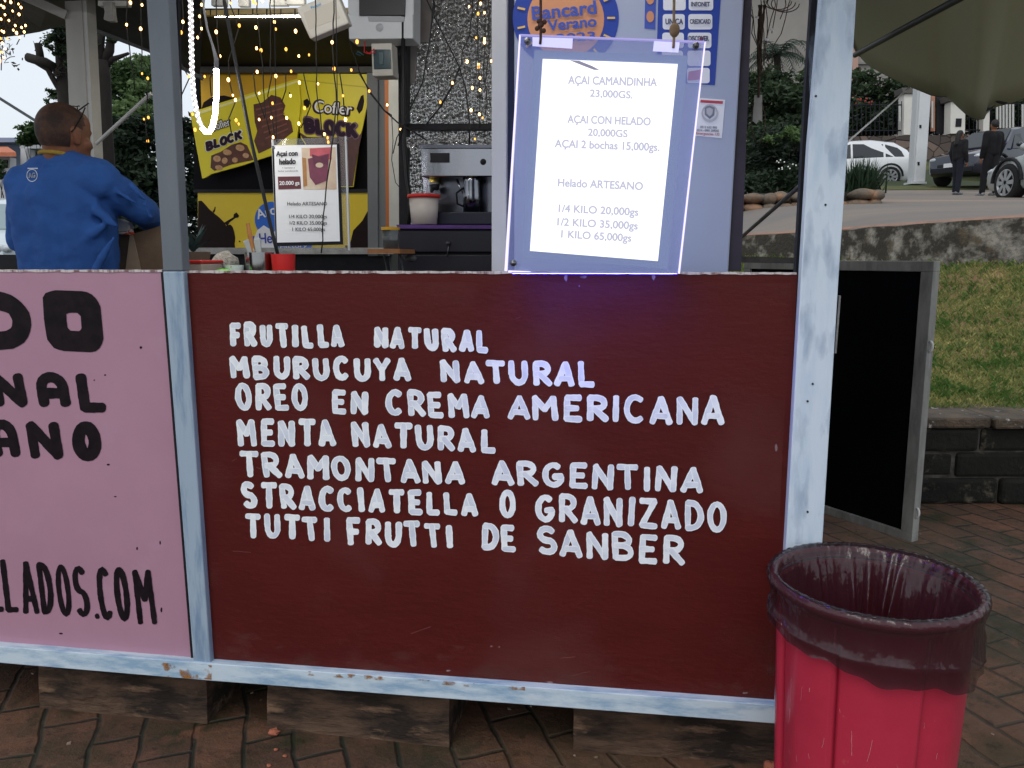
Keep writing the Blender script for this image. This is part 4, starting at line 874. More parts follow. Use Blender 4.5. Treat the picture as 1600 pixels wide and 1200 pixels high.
ptext('lettering', 'Pampel', (487, 14), (502, 8), 4.5, .9475, mat('print_sky', (.05, .28, .55), rough=.5), wb, .02)

# ------------------------------------------------------------ yellow chocolate kiosk behind the bay
YK = 2.9
KS = thing('chocolate_kiosk', 'yellow chocolate themed kiosk with wrapper signs behind the left of the bay', 'kiosk', V((onY(440, 400, YK).x, YK+.4, 0)))
M_yel = mat('kiosk_yellow', (.66, .50, .03), (.60, .44, .025), scale=2, rough=.4); M_gold = mat('kiosk_gold', (.62, .36, .02), (.55, .31, .02), scale=2, rough=.4)
M_choc = mat('chocolate_print', (.016, .008, .008), (.012, .006, .006), scale=3, rough=.5, spec=.1); M_wy = mat('wrapper_yellow', (.72, .62, .03), (.66, .56, .02), scale=3, rough=.35)
def kprt(name, poly, lift, m, parent): return slab(name, poly, YK-lift, .002, m, parent)
slab('back_board', [(303, 96), (606, 96), (606, 305), (303, 305)], YK+.04, .03, mat('kiosk_black', (.003, .003, .005), (.005, .005, .007), scale=3, rough=.6, spec=.08), KS)
lp = slab('lower_panel', [(309, 300), (578, 299), (578, 388), (309, 388)], YK, .03, M_yel, KS)
slab('base', [(300, 396), (610, 396), (610, 700), (300, 700)], YK+.01, .4, M_black, KS)
slab('ledge', [(290, 387), (606, 387), (606, 397), (290, 397)], YK-.06, .12, mat('ledge_grey', (.40, .40, .40), (.25, .25, .25), scale=12, rough=.6), KS)
slab('rail', [(303, 296), (606, 295), (606, 301), (303, 301)], YK-.012, .03, M_black, KS)
slab('grey_post', [(573, 105), (590, 105), (590, 400), (575, 400)], YK-.05, .05, mat('kiosk_grey', (.14, .15, .165), (.12, .13, .14), scale=3, rough=.5), KS)
slab('grey_post', [(592, 105), (606, 105), (606, 400), (592, 400)], YK-.03, .05, MATS['kiosk_grey'], KS)
slab('white_post', [(607, 124), (625, 124), (625, 356), (608, 356)], YK-.3, .05, mat('off_white_post', (.50, .50, .47), (.42, .42, .40), scale=6, rough=.5), KS)
slab('orange_strip', [(601, 124), (607, 124), (608, 356), (603, 356)], YK-.29, .04, mat('orange_strip', (.40, .12, .03), rough=.5), KS)
# splashes on the lower panel
mb = MB()
mb.prism([onY(*p, YK-.0014) for p in zp([(212, 555), (240, 552), (262, 575), (300, 620), (340, 655), (385, 690), (430, 735), (445, 762), (478, 750), (497, 768), (512, 810), (520, 860), (515, 915), (522, 965), (205, 965)], 270, 210, 5.333)], (0, .002, 0))
for pts in ([(338, 655), (332, 640), (345, 622), (350, 600), (355, 606), (350, 640)], [(428, 735), (470, 710), (505, 690), (508, 665), (530, 650), (550, 675), (545, 692), (520, 697), (500, 712), (470, 735), (455, 765)], [(548, 890), (556, 884), (563, 891), (556, 899)]):
    MB().prism([onY(*p, YK-.0022) for p in zp(pts, 270, 210, 5.333)], (0, .002, 0)).build('chocolate_splash', M_choc, lp)
MB().prism([onY(*p, YK-.0014) for p in ((577, 325), (566, 345), (552, 360), (545, 388), (577.5, 388))], (0, .002, 0)).build('chocolate_splash', M_choc, lp)
mb.build('chocolate_splash', M_choc, lp)
lg = MB(); lg.prism([onY(*p, YK-.0014) for p in ell(425, 343, 27, 28, 32)], (0, .002, 0)); lgo = lg.build('logo_disc', mat('logo_blue', (.02, .12, .55), rough=.4), lp)
slab('logo_white', ell(428, 369, 36, 32, 34)[0:18]+[(392, 369)], YK-.0012, .001, mat('logo_rim', (.03, .05, .35), rough=.4), lp)
kprt('logo_white', [p for p in ell(429, 374, 33, 36, 40) if p[1] < 388.5]+[(404, 388), (454, 388)] if False else [(396, 388), (397, 372), (402, 360), (412, 352), (428, 362), (446, 358), (458, 368), (462, 388)], .0030, mat('logo_pale', (.68, .70, .74), rough=.4), lp)
mb = MB(); text_into(mb, 'Arcor', (403, 343), (450, 329), 16, Yp(YK-.0040), .02); mb.build('logo_text', mat('logo_pale', (.68, .70, .74)), lp, clean=False)
mb = MB(); text_into(mb, 'Helados', (406, 381), (462, 377), 17, Yp(YK-.0046), .02); mb.build('logo_text', mat('logo_rim', (.03, .05, .35)), lp, clean=False)
kprt('logo_ribbon', [(432, 383), (488, 381), (486, 389), (432, 389)], .0052, mat('logo_blue', (.02, .12, .55)), lp)
ptext('logo_text', 'Factory', (438, 388), (480, 386), 5, YK-.0066, mat('logo_pale', (.68, .70, .74)), lp, .02)
# gold banner with the dark hole, wrappers
gbn = kprt('gold_banner', [(313, 113), (470, 113), (470, 175), (316, 205)], .002, M_gold, KS)
kprt('dark_bite', [(314, 172), (318, 160), (330, 152), (350, 149), (366, 153), (376, 160), (345, 168), (316, 176)], .005, M_choc, gbn)
YW = YK-.05
def wprt(name, poly, lift, m, parent): return slab(name, poly, YW-lift, .0015, m, parent)
M_wtx = mat('wrapper_white', (.74, .74, .72), rough=.4); M_wdk = mat('wrapper_purple', (.03, .014, .03), rough=.5, spec=.1); M_choco = mat('chocolate_bar', (.12, .04, .025), (.075, .026, .018), scale=30, rough=.35); M_nut = mat('hazelnut', (.42, .20, .08), (.55, .36, .20), scale=60, rough=.5)
wl_ = slab('wrapper_sign', [(297, 176), (340, 162), (400, 143), (467, 122), (470, 160), (462, 232), (430, 241), (380, 258), (330, 272), (322, 277), (316, 279)], YW, .012, M_wy, KS); wl_['label'] = 'left yellow chocolate wrapper sign tilted upward'
wr_ = slab('wrapper_sign', [(465, 114), (578, 116), (585, 121), (582, 135), (577, 150), (570, 182), (560, 230), (552, 292), (520, 292), (470, 215), (463, 160)], YW+.02, .012, M_wy, KS); wr_['label'] = 'right yellow chocolate wrapper sign with brown lower end'
wprt('shine', [(300, 178), (467, 125), (467, 128), (301, 182)], .0016, mat('wrapper_light', (.78, .72, .30), rough=.3), wl_)
wprt('chocolate_print', [(330, 243), (345, 237), (362, 226), (376, 222), (386, 227), (394, 245), (396, 250), (362, 257), (335, 267), (329, 262)], .0016, M_choco, wl_)
nu = MB()
for x, y, rx, ry in ((339, 248, 6, 5), (355, 238, 7, 4.5), (375, 231, 7, 5), (351, 251, 4.5, 5), (367, 250, 4.5, 4), (342, 262, 6, 4), (384, 243, 5, 4)): wprt('nut_print', ell(x, y, rx, ry, 14, .2), .0034, M_nut, wl_)
wprt('chocolate_chunk', [(396, 163), (410, 160), (424, 148), (438, 152), (446, 165), (442, 178), (455, 190), (458, 206), (430, 228), (404, 240), (397, 220), (402, 205), (398, 190)], .0016, M_choco, wl_)
nu = MB()
for k in range(6): nu.prism([onY(*p, YW-.0034) for p in ((400+k*3, 170+k*9), (440+k*2, 160+k*8), (440+k*2, 162+k*8), (400+k*3, 172.5+k*9))], (0, .0015, 0))
nu.build('chocolate_ridge', mat('chocolate_light', (.20, .075, .05), rough=.35), wl_)
def wtext(s, a, b, h_, m_, parent, lift, bold, Y=YW): ptext('lettering', s, a, b, h_, Y-lift, m_, parent, bold)
wtext('Cofler', (330, 206), (362, 195), 13.5, M_wdk, wl_, .002, .07); wtext('Cofler', (331, 205.5), (361, 195.5), 12.5, M_wtx, wl_, .0036, .012)
word(MB(), 'BLOCK', 320, 238, 381, 219, 18, 18, 3.4, Yp(YW-.0012), .02, .34, wob=.2).build('lettering', M_wtx, wl_, clean=False); word(MB(), 'BLOCK', 321.5, 236.6, 379.5, 218, 15.5, 15.5, 2.3, Yp(YW-.004), .02, .34, wob=.2).build('lettering', M_wdk, wl_, clean=False)
Y2 = YW+.02
slab('brown_end', [(466, 205), (480, 214), (560, 214), (566, 205), (558, 245), (551, 291), (521, 291), (480, 228)], Y2-.0016, .0015, mat('wrapper_brown', (.10, .045, .04), (.07, .03, .03), scale=12, rough=.35), wr_)
slab('gable_fold', [(466, 124), (580, 136), (580, 138), (466, 126)], Y2-.0016, .0015, mat('wrapper_shade', (.50, .42, .02), rough=.4), wr_)
for poly in ([(560, 160), (564, 150), (568, 148), (569, 158), (566, 172), (561, 178), (557, 170)], [(474, 157), (480, 154), (485, 160), (482, 168), (475, 169)]): slab('cocoa_bean', poly, Y2-.0016, .0015, M_choc, wr_)
wtext('Cofler', (489, 175), (551, 181), 20, M_wdk, wr_, .0022, .075, Y2); wtext('Cofler', (491, 174.5), (549, 180), 18.5, M_wtx, wr_, .0038, .015, Y2)
word(MB(), 'BLOCK', 473, 210, 562, 219, 29, 29, 5.2, Yp(Y2-.0018), .02, .34, wob=.2).build('lettering', mat('wrapper_mid', (.16, .09, .12), rough=.4), wr_, clean=False); word(MB(), 'BLOCK', 475, 208, 560, 217, 25, 25, 3.6, Yp(Y2-.0046), .02, .34, wob=.2).build('lettering', M_wdk, wr_, clean=False)
# awning of the kiosk
aw = MB(); a = [onY(290, 20, 1.98), onY(640, 20, 1.98), onY(640, 106, YK), onY(296, 106, YK)]
aw.prism(a, (0, 0, .02)); aw.build('awning', mat('awning_dark', (.016, .015, .010), (.030, .027, .014), scale=1.5, rough=.8), KS)
fas = slab('fascia', [(318, 16), (468, 12), (640, 12), (640, 20), (468, 20), (320, 24)], 1.95, .02, mat('fascia_yellow', (.62, .42, .08), (.66, .62, .52), scale=1.2, rough=.5), KS)
kl = MB(); a, b_ = onY(335, 27, 2.02), onY(600, 27, 2.02); kl.add([a, b_, b_+V((0, .07, .035)), a+V((0, .07, .035))], [(0, 1, 2, 3)]); kl.build('added_strip_light', emis('added_kiosk_light', (1, .93, .80), 125), KS)  # light strip added under the awning to brighten the yellow board
tk = MB()
for x in range(328, 468, 22): tk.prism([onY(*p, 1.9485) for p in ((x, 14), (x+1.6, 14), (x+1.6, 24), (x, 24))], (0, .001, 0))
tk.build('fascia_joint', M_black, fas)
slab('front_bar', [(300, 104), (640, 104), (640, 113), (300, 113)], YK-.06, .05, mat('bar_dark', (.06, .06, .055), rough=.6), KS)
# clutter of pipes and pale shapes above the awning
mb = MB()
for x, y, w_, h_ in ((372, 6, 16, 8), (330, 5, 22, 8), (420, 4, 28, 9), (445, 2, 30, 10)): mb.prism([onY(*p, 2.15) for p in ((x, y-h_), (x+w_, y-h_), (x+w_, y+h_*.4), (x, y+h_*.4))], (0, .03, 0))
mb.build('roof_fitting', mat('fitting_grey', (.22, .22, .21), (.10, .10, .10), scale=12, rough=.5), KS)

# ------------------------------------------------------------ cables and lights under the roof
def cable(name, pts, Y, r_, m_, label, sub=1):
    o = MB().tube([onY(x, y, Y) for x, y in pts], r_, 7).build(name, m_, None, smooth=True); return tag(o, label, 'cable')
M_cab2 = mat('black_cable', (.012, .012, .013), rough=.4)
cable('black_cable', [(336, -200), (350, 0), (366, 85), (390, 210), (404, 270), (428, 375), (441, 424)], .38, .0052, M_cab2, 'thick black cable running diagonally from the roof down to the counter')
cable('thin_cable', [(640, -60), (676, 20), (672, 60), (660, 130), (636, 180), (622, 228)], 1.45, .003, M_cab2, 'thin black cable curving down the left of the foil wall')
cable('thin_cable', [(676, -60), (678, 25), (718, 105), (728, 140), (734, 195), (733, 230)], 1.44, .003, M_cab2, 'thin black cable crossing the foil wall towards the espresso machine')
cable('thin_cable', [(718, 105), (708, 132), (690, 165), (665, 195)], 1.43, .003, M_cab2, 'short black cable end hanging across the middle of the foil wall')
cable('thin_cable', [(560, 112), (580, 146), (600, 172), (622, 192), (645, 205), (668, 220)], 1.42, .003, M_cab2, 'thin black cable sagging from the breaker box to the foil pipe')
cable('cable_bundle', [(630, -60), (630, 150), (632, 230), (636, 280), (642, 320), (638, 352)], 1.5, .009, M_cab2, 'bundle of black cables down the edge of the foil wall')
cable('grey_cable', [(612, 180), (614, 220), (612, 250), (618, 285), (630, 300)], 1.0, .0014, M_cab2, 'thin black wire loop hanging over the white kiosk post')
M_bulb = emis('warm_bulb', (1.0, .50, .16), 9.0); M_bulbd = emis('amber_bulb', (1.0, .42, .06), 3.0)
bulb_me = {}
def bulbmesh(m_):
    if m_.name not in bulb_me:
        o = MB().ball((0, 0, 0), (.0042, .0042, .0058), 8, 6).build('bulb', m_, None, smooth=True); me = o.data
        bpy.data.objects.remove(o); bulb_me[m_.name] = me
    return bulb_me[m_.name]
M_fw = mat('fairy_wire', (.015, .014, .012), rough=.5)
def fairy(label, wires, bulbs, Y, name='fairy_light_string'):
    p0 = onY(wires[0][0][0], wires[0][0][1], Y); t = thing(name, label, 'fairy lights', p0, 'fairy light strings under the roof')
    mb = MB()
    for wv in wires:
        pts = []
        for (xa, ya), (xb, yb) in zip(wv, wv[1:]):
            k = max(1, int(abs(yb-ya)/16)); pts += [(xa+(xb-xa)*i/k+rnd.uniform(-1.2, 1.2), ya+(yb-ya)*i/k) for i in range(k)]
        pts.append(wv[-1]); mb.tube([onY(x, y, Y+.01*math.sin(y*.05)) for x, y in pts], .0020, 5)
    for x, y, *d in bulbs:
        near = min((q for wv in wires for q in wv), key=lambda q: (q[0]-x)**2+(q[1]-y)**2)
        pos = onY(x, y, Y-.004); L = pos-onY(near[0], near[1], Y)
        if L.length < .07: mb.tube([pos+V((0, 0, .004)), pos+V((0, .002, .010))-L*.25], .0022, 5)
        o = bpy.data.objects.new('bulb', bulbmesh(M_bulbd if d else M_bulb)); COL.objects.link(o); o.parent = t; o.location = pos-p0; o.scale = (rnd.uniform(.7, 1.15),)*3
    mb.build('wire', M_fw, t, smooth=True)
fairy('fairy light string beside the rope light, left end of the bay', [[(318, -160), (315, 10), (312, 28), (315, 47), (309, 61)], [(282, -160), (286, 37), (283, 54), (272, 75), (278, 90), (295, 122), (283, 150), (279, 187), (276, 196)]], [(315, 10), (312, 28), (286, 37), (315, 47), (309, 61), (283, 54, 1), (269, 75), (272, 79, 1), (273, 84, 1), (295, 122, 1), (279, 187), (276, 196, 1)], .62)
fairy('fairy light string ending over the left wrapper sign', [[(362, -160), (360, 7), (374, 43), (357, 95), (360, 130), (364, 151), (368, 159), (358, 185), (362, 210)], [(340, -160), (338, 53), (344, 90), (328, 122), (330, 150)]], [(338, 53), (344, 90), (320, 122, 1), (357, 128), (364, 151), (368, 159), (360, 7, 1), (374, 43, 1), (301, 181, 1), (305, 206, 1), (373, 196, 1), (369, 191, 1)], .74)
fairy('fairy light string on an orange brown cord in front of the gold banner', [[(398, -160), (402, 20), (404, 45), (408, 82), (411, 120), (416, 180), (422, 210)], [(396, 112), (398, 145), (406, 165), (414, 185)]], [(396, 6, 1), (400, 8, 1), (410, 4), (400, 46), (401, 78), (408, 82, 1), (402, 115), (405, 148), (405, 189)], .82)
fairy('fairy light string in front of the chocolate chunk print', [[(424, -160), (422, 60), (424, 120), (418, 150), (424, 180), (430, 215), (432, 300)], [(447, 112), (446, 140), (440, 160)]], [(429, 37), (431, 48, 1), (431, 122), (426, 164, 1), (424, 186), (427, 217), (447, 80, 1), (454, 152), (455, 114, 1), (448, 187)], .9)
fairy('fairy light string between the two wrapper signs', [[(494, -160), (493, 30), (495, 110), (494, 135), (500, 180), (504, 215)], [(474, 112), (480, 140), (485, 165), (470, 200)]], [(462, 52), (467, 90), (483, 88, 1), (468, 132), (497, 133), (476, 172, 1), (467, 196), (507, 212), (512, 218, 1), (513, 225, 1)], .78)
fairy('fairy light string across the right wrapper sign and the price sheet', [[(528, -160), (519, 69), (522, 111), (525, 140), (524, 190), (516, 250), (508, 300), (504, 375), (502, 395)], [(530, 112), (536, 150), (541, 185)]], [(519, 69), (522, 111, 1), (540, 190), (536, 152, 1), (549, 112, 1), (558, 69, 1)], .5)
fairy('fairy light string sagging by the grey kiosk posts', [[(545, 60), (560, 110), (577, 145), (597, 170), (612, 180)], [(632, 195), (620, 215), (614, 240)]], [(577, 145, 1), (605, 166), (626, 204)], 1.3)
fairy('fairy light string at the right edge of the foil wall, nearest the cabinet', [[(748, -160), (747, 60), (748, 120), (750, 181), (750, 200)], [(757, -160), (758, 60), (756, 120), (762, 160), (758, 180)], [(762, -160), (764, 80), (758, 130)]], [(751, 8), (757, 22), (747, 24, 1), (744, 61, 1), (757, 63), (757, 69), (768, 98), (748, 103), (748, 108, 1), (750, 124), (750, 143), (749, 181), (754, 186, 1)], 1.15)
fairy('fairy light string across the middle of the foil wall', [[(744, -160), (738, 20), (733, 55), (722, 80), (720, 100), (716, 110), (706, 135), (688, 165)], [(733, 55), (745, 62)], [(740, 175), (748, 176)]], [(733, 12), (730, 99), (738, 140), (707, 132), (688, 162, 1), (736, 175), (742, 219, 1)], 1.25)
fairy('fairy light string beside the dark tree left of the grey post', [[(196, -160), (198, 41), (205, 90), (210, 140)], [(222, -160), (220, 48), (222, 117), (231, 125), (228, 186), (231, 223)]], [(204, 7), (222, 10), (198, 41), (220, 48), (222, 117, 1), (231, 125, 1), (225, 188, 1), (232, 186, 1), (231, 223, 1)], 1.0)
bl_ = [(2, 10), (6, 14), (8, 3), (17, 6), (29, 8), (33, 14), (20, 19), (8, 25), (2, 32), (30, 25), (24, 42), (40, 42), (34, 45), (38, 52), (21, 49), (26, 54), (31, 60), (3, 50), (6, 52), (12, 62, 1), (4, 70), (8, 78), (3, 84), (6, 92), (1, 98), (14, 34), (1, 62, 1)]
fairy('dense bunch of fairy lights in twigs at the upper left', [[(-2, -160), (2, 10), (8, 40), (3, 84), (2, 110)], [(20, -160), (24, 42), (31, 60), (26, 70)], [(34, -160), (33, 14), (40, 42), (38, 58)]], bl_, 1.3)
tw = MB()
for k in range(26):
    x, y = rnd.uniform(-30, 26), rnd.uniform(-10, 90); p = [(x, y)]
    for i in range(4): p.append((p[-1][0]+rnd.uniform(-9, 9), p[-1][1]+rnd.uniform(-2, 10)))
    tw.tube([onY(a_, b_, 1.33) for a_, b_ in p], .0016, 5)
    for i in range(9):
        c = onY(x+rnd.uniform(-12, 12), y+rnd.uniform(-8, 20), 1.33+rnd.uniform(-.04, .04)); d1, d2 = V((rnd.gauss(0, 1), rnd.gauss(0, 1), rnd.gauss(0, 1))).normalized()*.011, V((rnd.gauss(0, 1), rnd.gauss(0, 1), rnd.gauss(0, 1))).normalized()*.006
        tw.add([c-d1, c+d2, c+d1, c-d2], [(0, 1, 2, 3)])
tag(tw.build('dry_twigs', mat('dark_twigs', (.03, .03, .02), (.05, .045, .03), scale=30, rough=.9), clean=False), 'bunch of dry dark twigs and leaves holding the fairy lights at the upper left', 'twigs')
# rope light
RL = thing('rope_light', 'bright white LED rope light hanging in a loop beside the grey post', 'rope light', onY(318, 206, .33))
lft = [(297, -160), (298, 0), (299, 60), (300, 110), (303, 150), (310, 185), (316, 200)]; rgt = [(316, 200), (321, 206), (327, 206), (332, 198), (336, 180), (338, 150), (338, 108)]
MB().tube([onY(x, y, .33) for x, y in lft], .0058, 10).build('dim_tube', emis('rope_dim', (.92, .86, .86), .62), RL, smooth=True)
MB().tube([onY(x, y, .33) for x, y in rgt], .0066, 10).build('bright_tube', emis('rope_bright', (1, .97, .93), 45.0), RL, smooth=True)
y = -8; M_bead = emis('rope_bead', (1, .96, .92), 3.2)
bd = MB()
while y < 196:
    x = next(a[0]+(b[0]-a[0])*(y-a[1])/(b[1]-a[1]) for a, b in zip(lft, lft[1:]) if a[1] <= y <= b[1]); bd.ball(onY(x-2, y, .326), .0042, 8, 5); bd.ball(onY(x+2.2, y+4.5, .326), .0036, 8, 5); y += 9
bd.build('led_bead', M_bead, RL)
MB().tube([onY(297, -160, .33), V((onY(297, -160, .33).x, .2, 2.36)), V((-1.0, .14, 2.385)), V((-.2, .13, 2.39)), V((.60, .13, 2.39))], .0066, 8).build('added_roof_tube', emis('added_tube_light', (1, .97, .93), 95.0), RL, smooth=True)  # unseen tube added above the frame to brighten the bay
MB().tube([onY(x, y, .33) for x, y in ((315, -160), (318, 10), (324, 45), (332, 70), (338, 92), (338, 108))], [.003, .003, .003, .0035, .006, .0066], 8).build('lead_cord', mat('grey_lead', (.16, .16, .17), (.24, .24, .25), scale=40, rough=.35), RL, smooth=True)
# cords and a pale tag hanging at the right of the cabinet
HC = thing('twine_tangle', 'tangle of brown cords with a pale plastic tag hanging right of the cabinet', 'cords', onY(1186, 150, .5))
mb = MB()
for k in range(9):
    x0 = 1168+k*8.5; kk = [(x0+rnd.uniform(-4, 4), -120)]
    for y in range(-80, rnd.choice((40, 70, 110, 140)), 22): kk.append((x0+(1190-x0)*max(0, min(1, y/130))+rnd.uniform(-5, 5), y))
    mb.tube([onY(x, y, .5+rnd.uniform(-.02, .02)) for x, y in kk], .0013, 5)
for r_ in range(6): mb.tube([onY(1190+3.2*math.sin(i*.35+r_*1.7)*(1-i/30)-i*.2+(r_-3)*1.5*(1-i/26), 8+i*6.0, .5+.008*math.cos(i*.8+r_)) for i in range(25)], .0022, 6)
for r_ in range(3): mb.tube([onY(1215+r_*6+22*math.cos(a), 2+13*math.sin(a)+r_*2, .5) for a in [i*.35 for i in range(14)]], .0014, 5)
mb.build('cord', mat('brown_twine', (.10, .07, .05), (.05, .035, .03), scale=60, rough=.9), HC)
slab('pale_tag', [(1179, 149), (1191, 148), (1191, 190), (1186, 187), (1182, 194), (1176, 188)], .5, .004, mat('tag_plastic', (.46, .45, .42), (.36, .35, .33), scale=20, rough=.5), HC)
MB().tube([onY(x, y, .497) for x, y in ((1191, 160), (1196, 185), (1194, 205), (1187, 226), (1178, 216), (1173, 190), (1178, 160))], .0013, 5).build('cord', mat('brown_twine', (.1, .07, .05)), HC)
cl2 = MB()
for x, y in ((1161, 97), (1158, 150), (1174, 12), (1183, 27), (1198, 62), (1206, 46)): cl2.obox(onY(x, y, .47), (.008, .004, .005), (.3, .2, .4))
cl2.build('clip', mat('white_clip', (.75, .75, .75), rough=.4), HC)

# ------------------------------------------------------------ foliage builders
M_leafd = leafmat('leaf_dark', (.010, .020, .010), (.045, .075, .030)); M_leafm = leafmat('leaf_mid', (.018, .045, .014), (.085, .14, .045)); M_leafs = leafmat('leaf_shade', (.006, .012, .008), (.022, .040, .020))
M_bark = mat('bark', (.012, .010, .009), (.026, .021, .018), scale=9, detail=8, rough=.95, stretch=(1, 1, .3), bump=.7, bscale=30)
def leaves(mb, blobs, n, size, rs, flat=.5):
    tot = sum(b[1][0]*b[1][1]*b[1][2] for b in blobs)
    for c, r_ in blobs:
        c = V(c); tone0 = rs.uniform(.1, .75)
        k = int(n*r_[0]*r_[1]*r_[2]/tot)
        clumps = [(V((rs.gauss(0, 1), rs.gauss(0, 1), rs.gauss(0, 1))).normalized()*rs.uniform(.45, 1.0), rs.uniform(-.3, .3)) for _ in range(max(6, k//40))]
        for i in range(k):
            u, tt = rs.choice(clumps); q = u + V((rs.gauss(0, .16), rs.gauss(0, .16), rs.gauss(0, .13)))
            p = c+V((q.x*r_[0], q.y*r_[1], q.z*r_[2]))
            a = V((rs.gauss(0, 1), rs.gauss(0, 1), rs.gauss(0, flat))).normalized(); b = a.orthogonal().normalized(); b = b*math.cos(i)+a.cross(b)*math.sin(i)
            s_ = size*rs.uniform(.6, 1.3)
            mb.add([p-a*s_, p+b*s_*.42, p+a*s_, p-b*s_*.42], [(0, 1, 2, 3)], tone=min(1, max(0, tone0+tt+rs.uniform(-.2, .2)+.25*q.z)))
    return mb
def tree(name, label, base, trunkpaths, blobs, n, size, m_, seed, group=None, cat='tree'):
    t = thing(name, label, cat, base, group); rs = random.Random(seed); tb_ = MB()
    for pts, r0, r1 in trunkpaths:
        k = len(pts); tb_.tube([V(p)+V((rs.uniform(-.02, .02), rs.uniform(-.02, .02), 0))*(r0 > .02) for p in pts], [r0+(r1-r0)*i/(k-1) for i in range(k)], 9)
    if trunkpaths: tb_.build('trunk' if cat == 'tree' else 'stem', M_bark, t, smooth=True)
    if blobs: leaves(MB(), blobs, n, size, rs).build if False else leaves_build(blobs, n, size, rs, m_, t)
    return t
def leaves_build(blobs, n, size, rs, m_, t):
    mb = leaves(MB(), blobs, n, size, rs); return mb.build('crown', m_, t, tones=True, clean=False)
def bush(name, label, base, blobs, n, size, m_, seed, cat='bush', group=None):
    t = thing(name, label, cat, base, group); rs = random.Random(seed); st = MB()
    for c, r_ in blobs:
        for k in range(3): st.tube([V(base)+V((rs.uniform(-.1, .1), rs.uniform(-.1, .1), 0)), (V(base)+V(c))/2+V((rs.uniform(-.1, .1),)*3), V(c)+V((rs.uniform(-.5, .5)*r_[0], 0, 0))], [.02, .012, .006], 5)
    st.build('stem', M_bark, t); mb = leaves(MB(), blobs, n, size, rs); mb.build('foliage', m_, t, tones=True, clean=False); return t
def atz(px, py, d): return at(px, py, d)
def blob(px, py, d, rx, ry, rd=None):       # pixel radii -> metres at that distance
    k = d/F; return (at(px, py, d), (rx*k, (rd or rx)*k, ry*k))
def gl(f): return lerp([(5, -.02), (7, .25), (11, .72), (30, 1.6)], f)

# left: lopped tree and the dark tree beside it, hedge mass, far greens
b0 = at(112, 420, 7.6); b0.z = gl(7.6)
rtw = random.Random(77); twp = []
for k in range(34):
    x, y = rtw.choice(((54, 97), (72, 102), (88, 110), (98, 60), (86, 118), (100, 90), (62, 75))); p = [(x, y)]
    for i in range(4): p.append((p[-1][0]+rtw.uniform(-5, 5), p[-1][1]+rtw.uniform(-7, 5)))
    twp.append(([at(a_, b_, 7.5) for a_, b_ in p], .008, .002))
tree('lopped_tree', 'dark lopped tree with stubby sawn branches behind the white tent post', b0,
     [([b0, at(116, 300, 7.6), at(108, 190, 7.6), at(100, 110, 7.6), at(98, 40, 7.5), at(102, -40, 7.5)], .10, .06), ([at(108, 165, 7.6), at(98, 150, 7.6), at(86, 122, 7.55), at(70, 108, 7.5), at(54, 98, 7.5)], .03, .02), ([at(88, 106, 7.55), at(72, 98, 7.5), at(58, 95, 7.5), at(44, 89, 7.5)], .045, .04), ([at(64, 96, 7.5), at(62, 82, 7.5), at(60, 68, 7.5)], .034, .03), ([at(98, 112, 7.6), at(88, 103, 7.55)], .055, .045)]+twp,
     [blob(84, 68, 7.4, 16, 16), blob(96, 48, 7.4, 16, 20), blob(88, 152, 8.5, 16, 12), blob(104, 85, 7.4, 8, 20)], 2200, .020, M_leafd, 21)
b0 = at(166, 430, 7.0); b0.z = gl(7.0)
tree('forked_tree', 'dark forked tree with bare limbs left of the grey post', b0,
     [([b0, at(167, 300, 7), at(164, 200, 7), at(158, 120, 7), at(154, 95, 7)], .09, .07), ([at(156, 105, 7), at(149, 78, 7), at(146, 40, 7), at(150, -30, 7)], .05, .03), ([at(156, 100, 7), at(158, 70, 7), at(161, 20, 7)], .045, .03), ([at(157, 100, 7), at(168, 78, 7), at(172, 55, 7), at(178, 10, 7)], .045, .02), ([at(160, 108, 7), at(172, 92, 7), at(188, 88, 7), at(201, 84, 7)], .03, .012), ([at(152, 90, 7), at(140, 75, 7), at(136, 55, 7)], .03, .012)],
     [blob(150, 70, 7, 14, 12), blob(178, 62, 7, 12, 7), blob(140, 100, 7.2, 8, 14)], 900, .018, M_leafd, 22)
b0 = at(210, 420, 10); b0.z = gl(10)
tree('leafy_tree', 'mid green leafy tree behind the forked tree', b0, [([b0, at(208, 300, 10), at(206, 180, 10), at(204, 120, 10)], .12, .05)],
     [blob(205, 125, 10, 34, 26), blob(228, 108, 10.3, 22, 22), blob(185, 150, 10, 24, 20), blob(222, 150, 9.8, 26, 20), blob(205, 180, 9.6, 34, 24)], 11000, .034, leafmat('leaf_bright', (.030, .065, .022), (.13, .20, .075), trans=.4), 23)
b0 = at(205, 430, 8.5); b0.z = gl(8.5)
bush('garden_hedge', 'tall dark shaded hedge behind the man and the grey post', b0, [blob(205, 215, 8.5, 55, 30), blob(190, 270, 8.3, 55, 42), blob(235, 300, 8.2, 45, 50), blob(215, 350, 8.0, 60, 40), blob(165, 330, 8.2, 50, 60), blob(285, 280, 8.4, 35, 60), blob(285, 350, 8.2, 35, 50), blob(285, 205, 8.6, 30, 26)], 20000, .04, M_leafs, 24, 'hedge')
b0 = at(60, 300, 24); b0.z = gl(24)
bush('distant_shrubs', 'dark green shrubs above the flat roofed house at the far left', b0, [blob(60, 208, 24, 26, 14), blob(40, 218, 24, 18, 9), blob(95, 200, 25, 20, 22)], 3000, .09, M_leafm, 25, 'bush')
b0 = at(4, 310, 15); b0.z = gl(15)
bush('roadside_bush', 'green bush between the white car and the flat roofed house', b0, [blob(2, 270, 15, 16, 16), blob(-30, 262, 15, 26, 22)], 900, .07, M_leafd, 26)
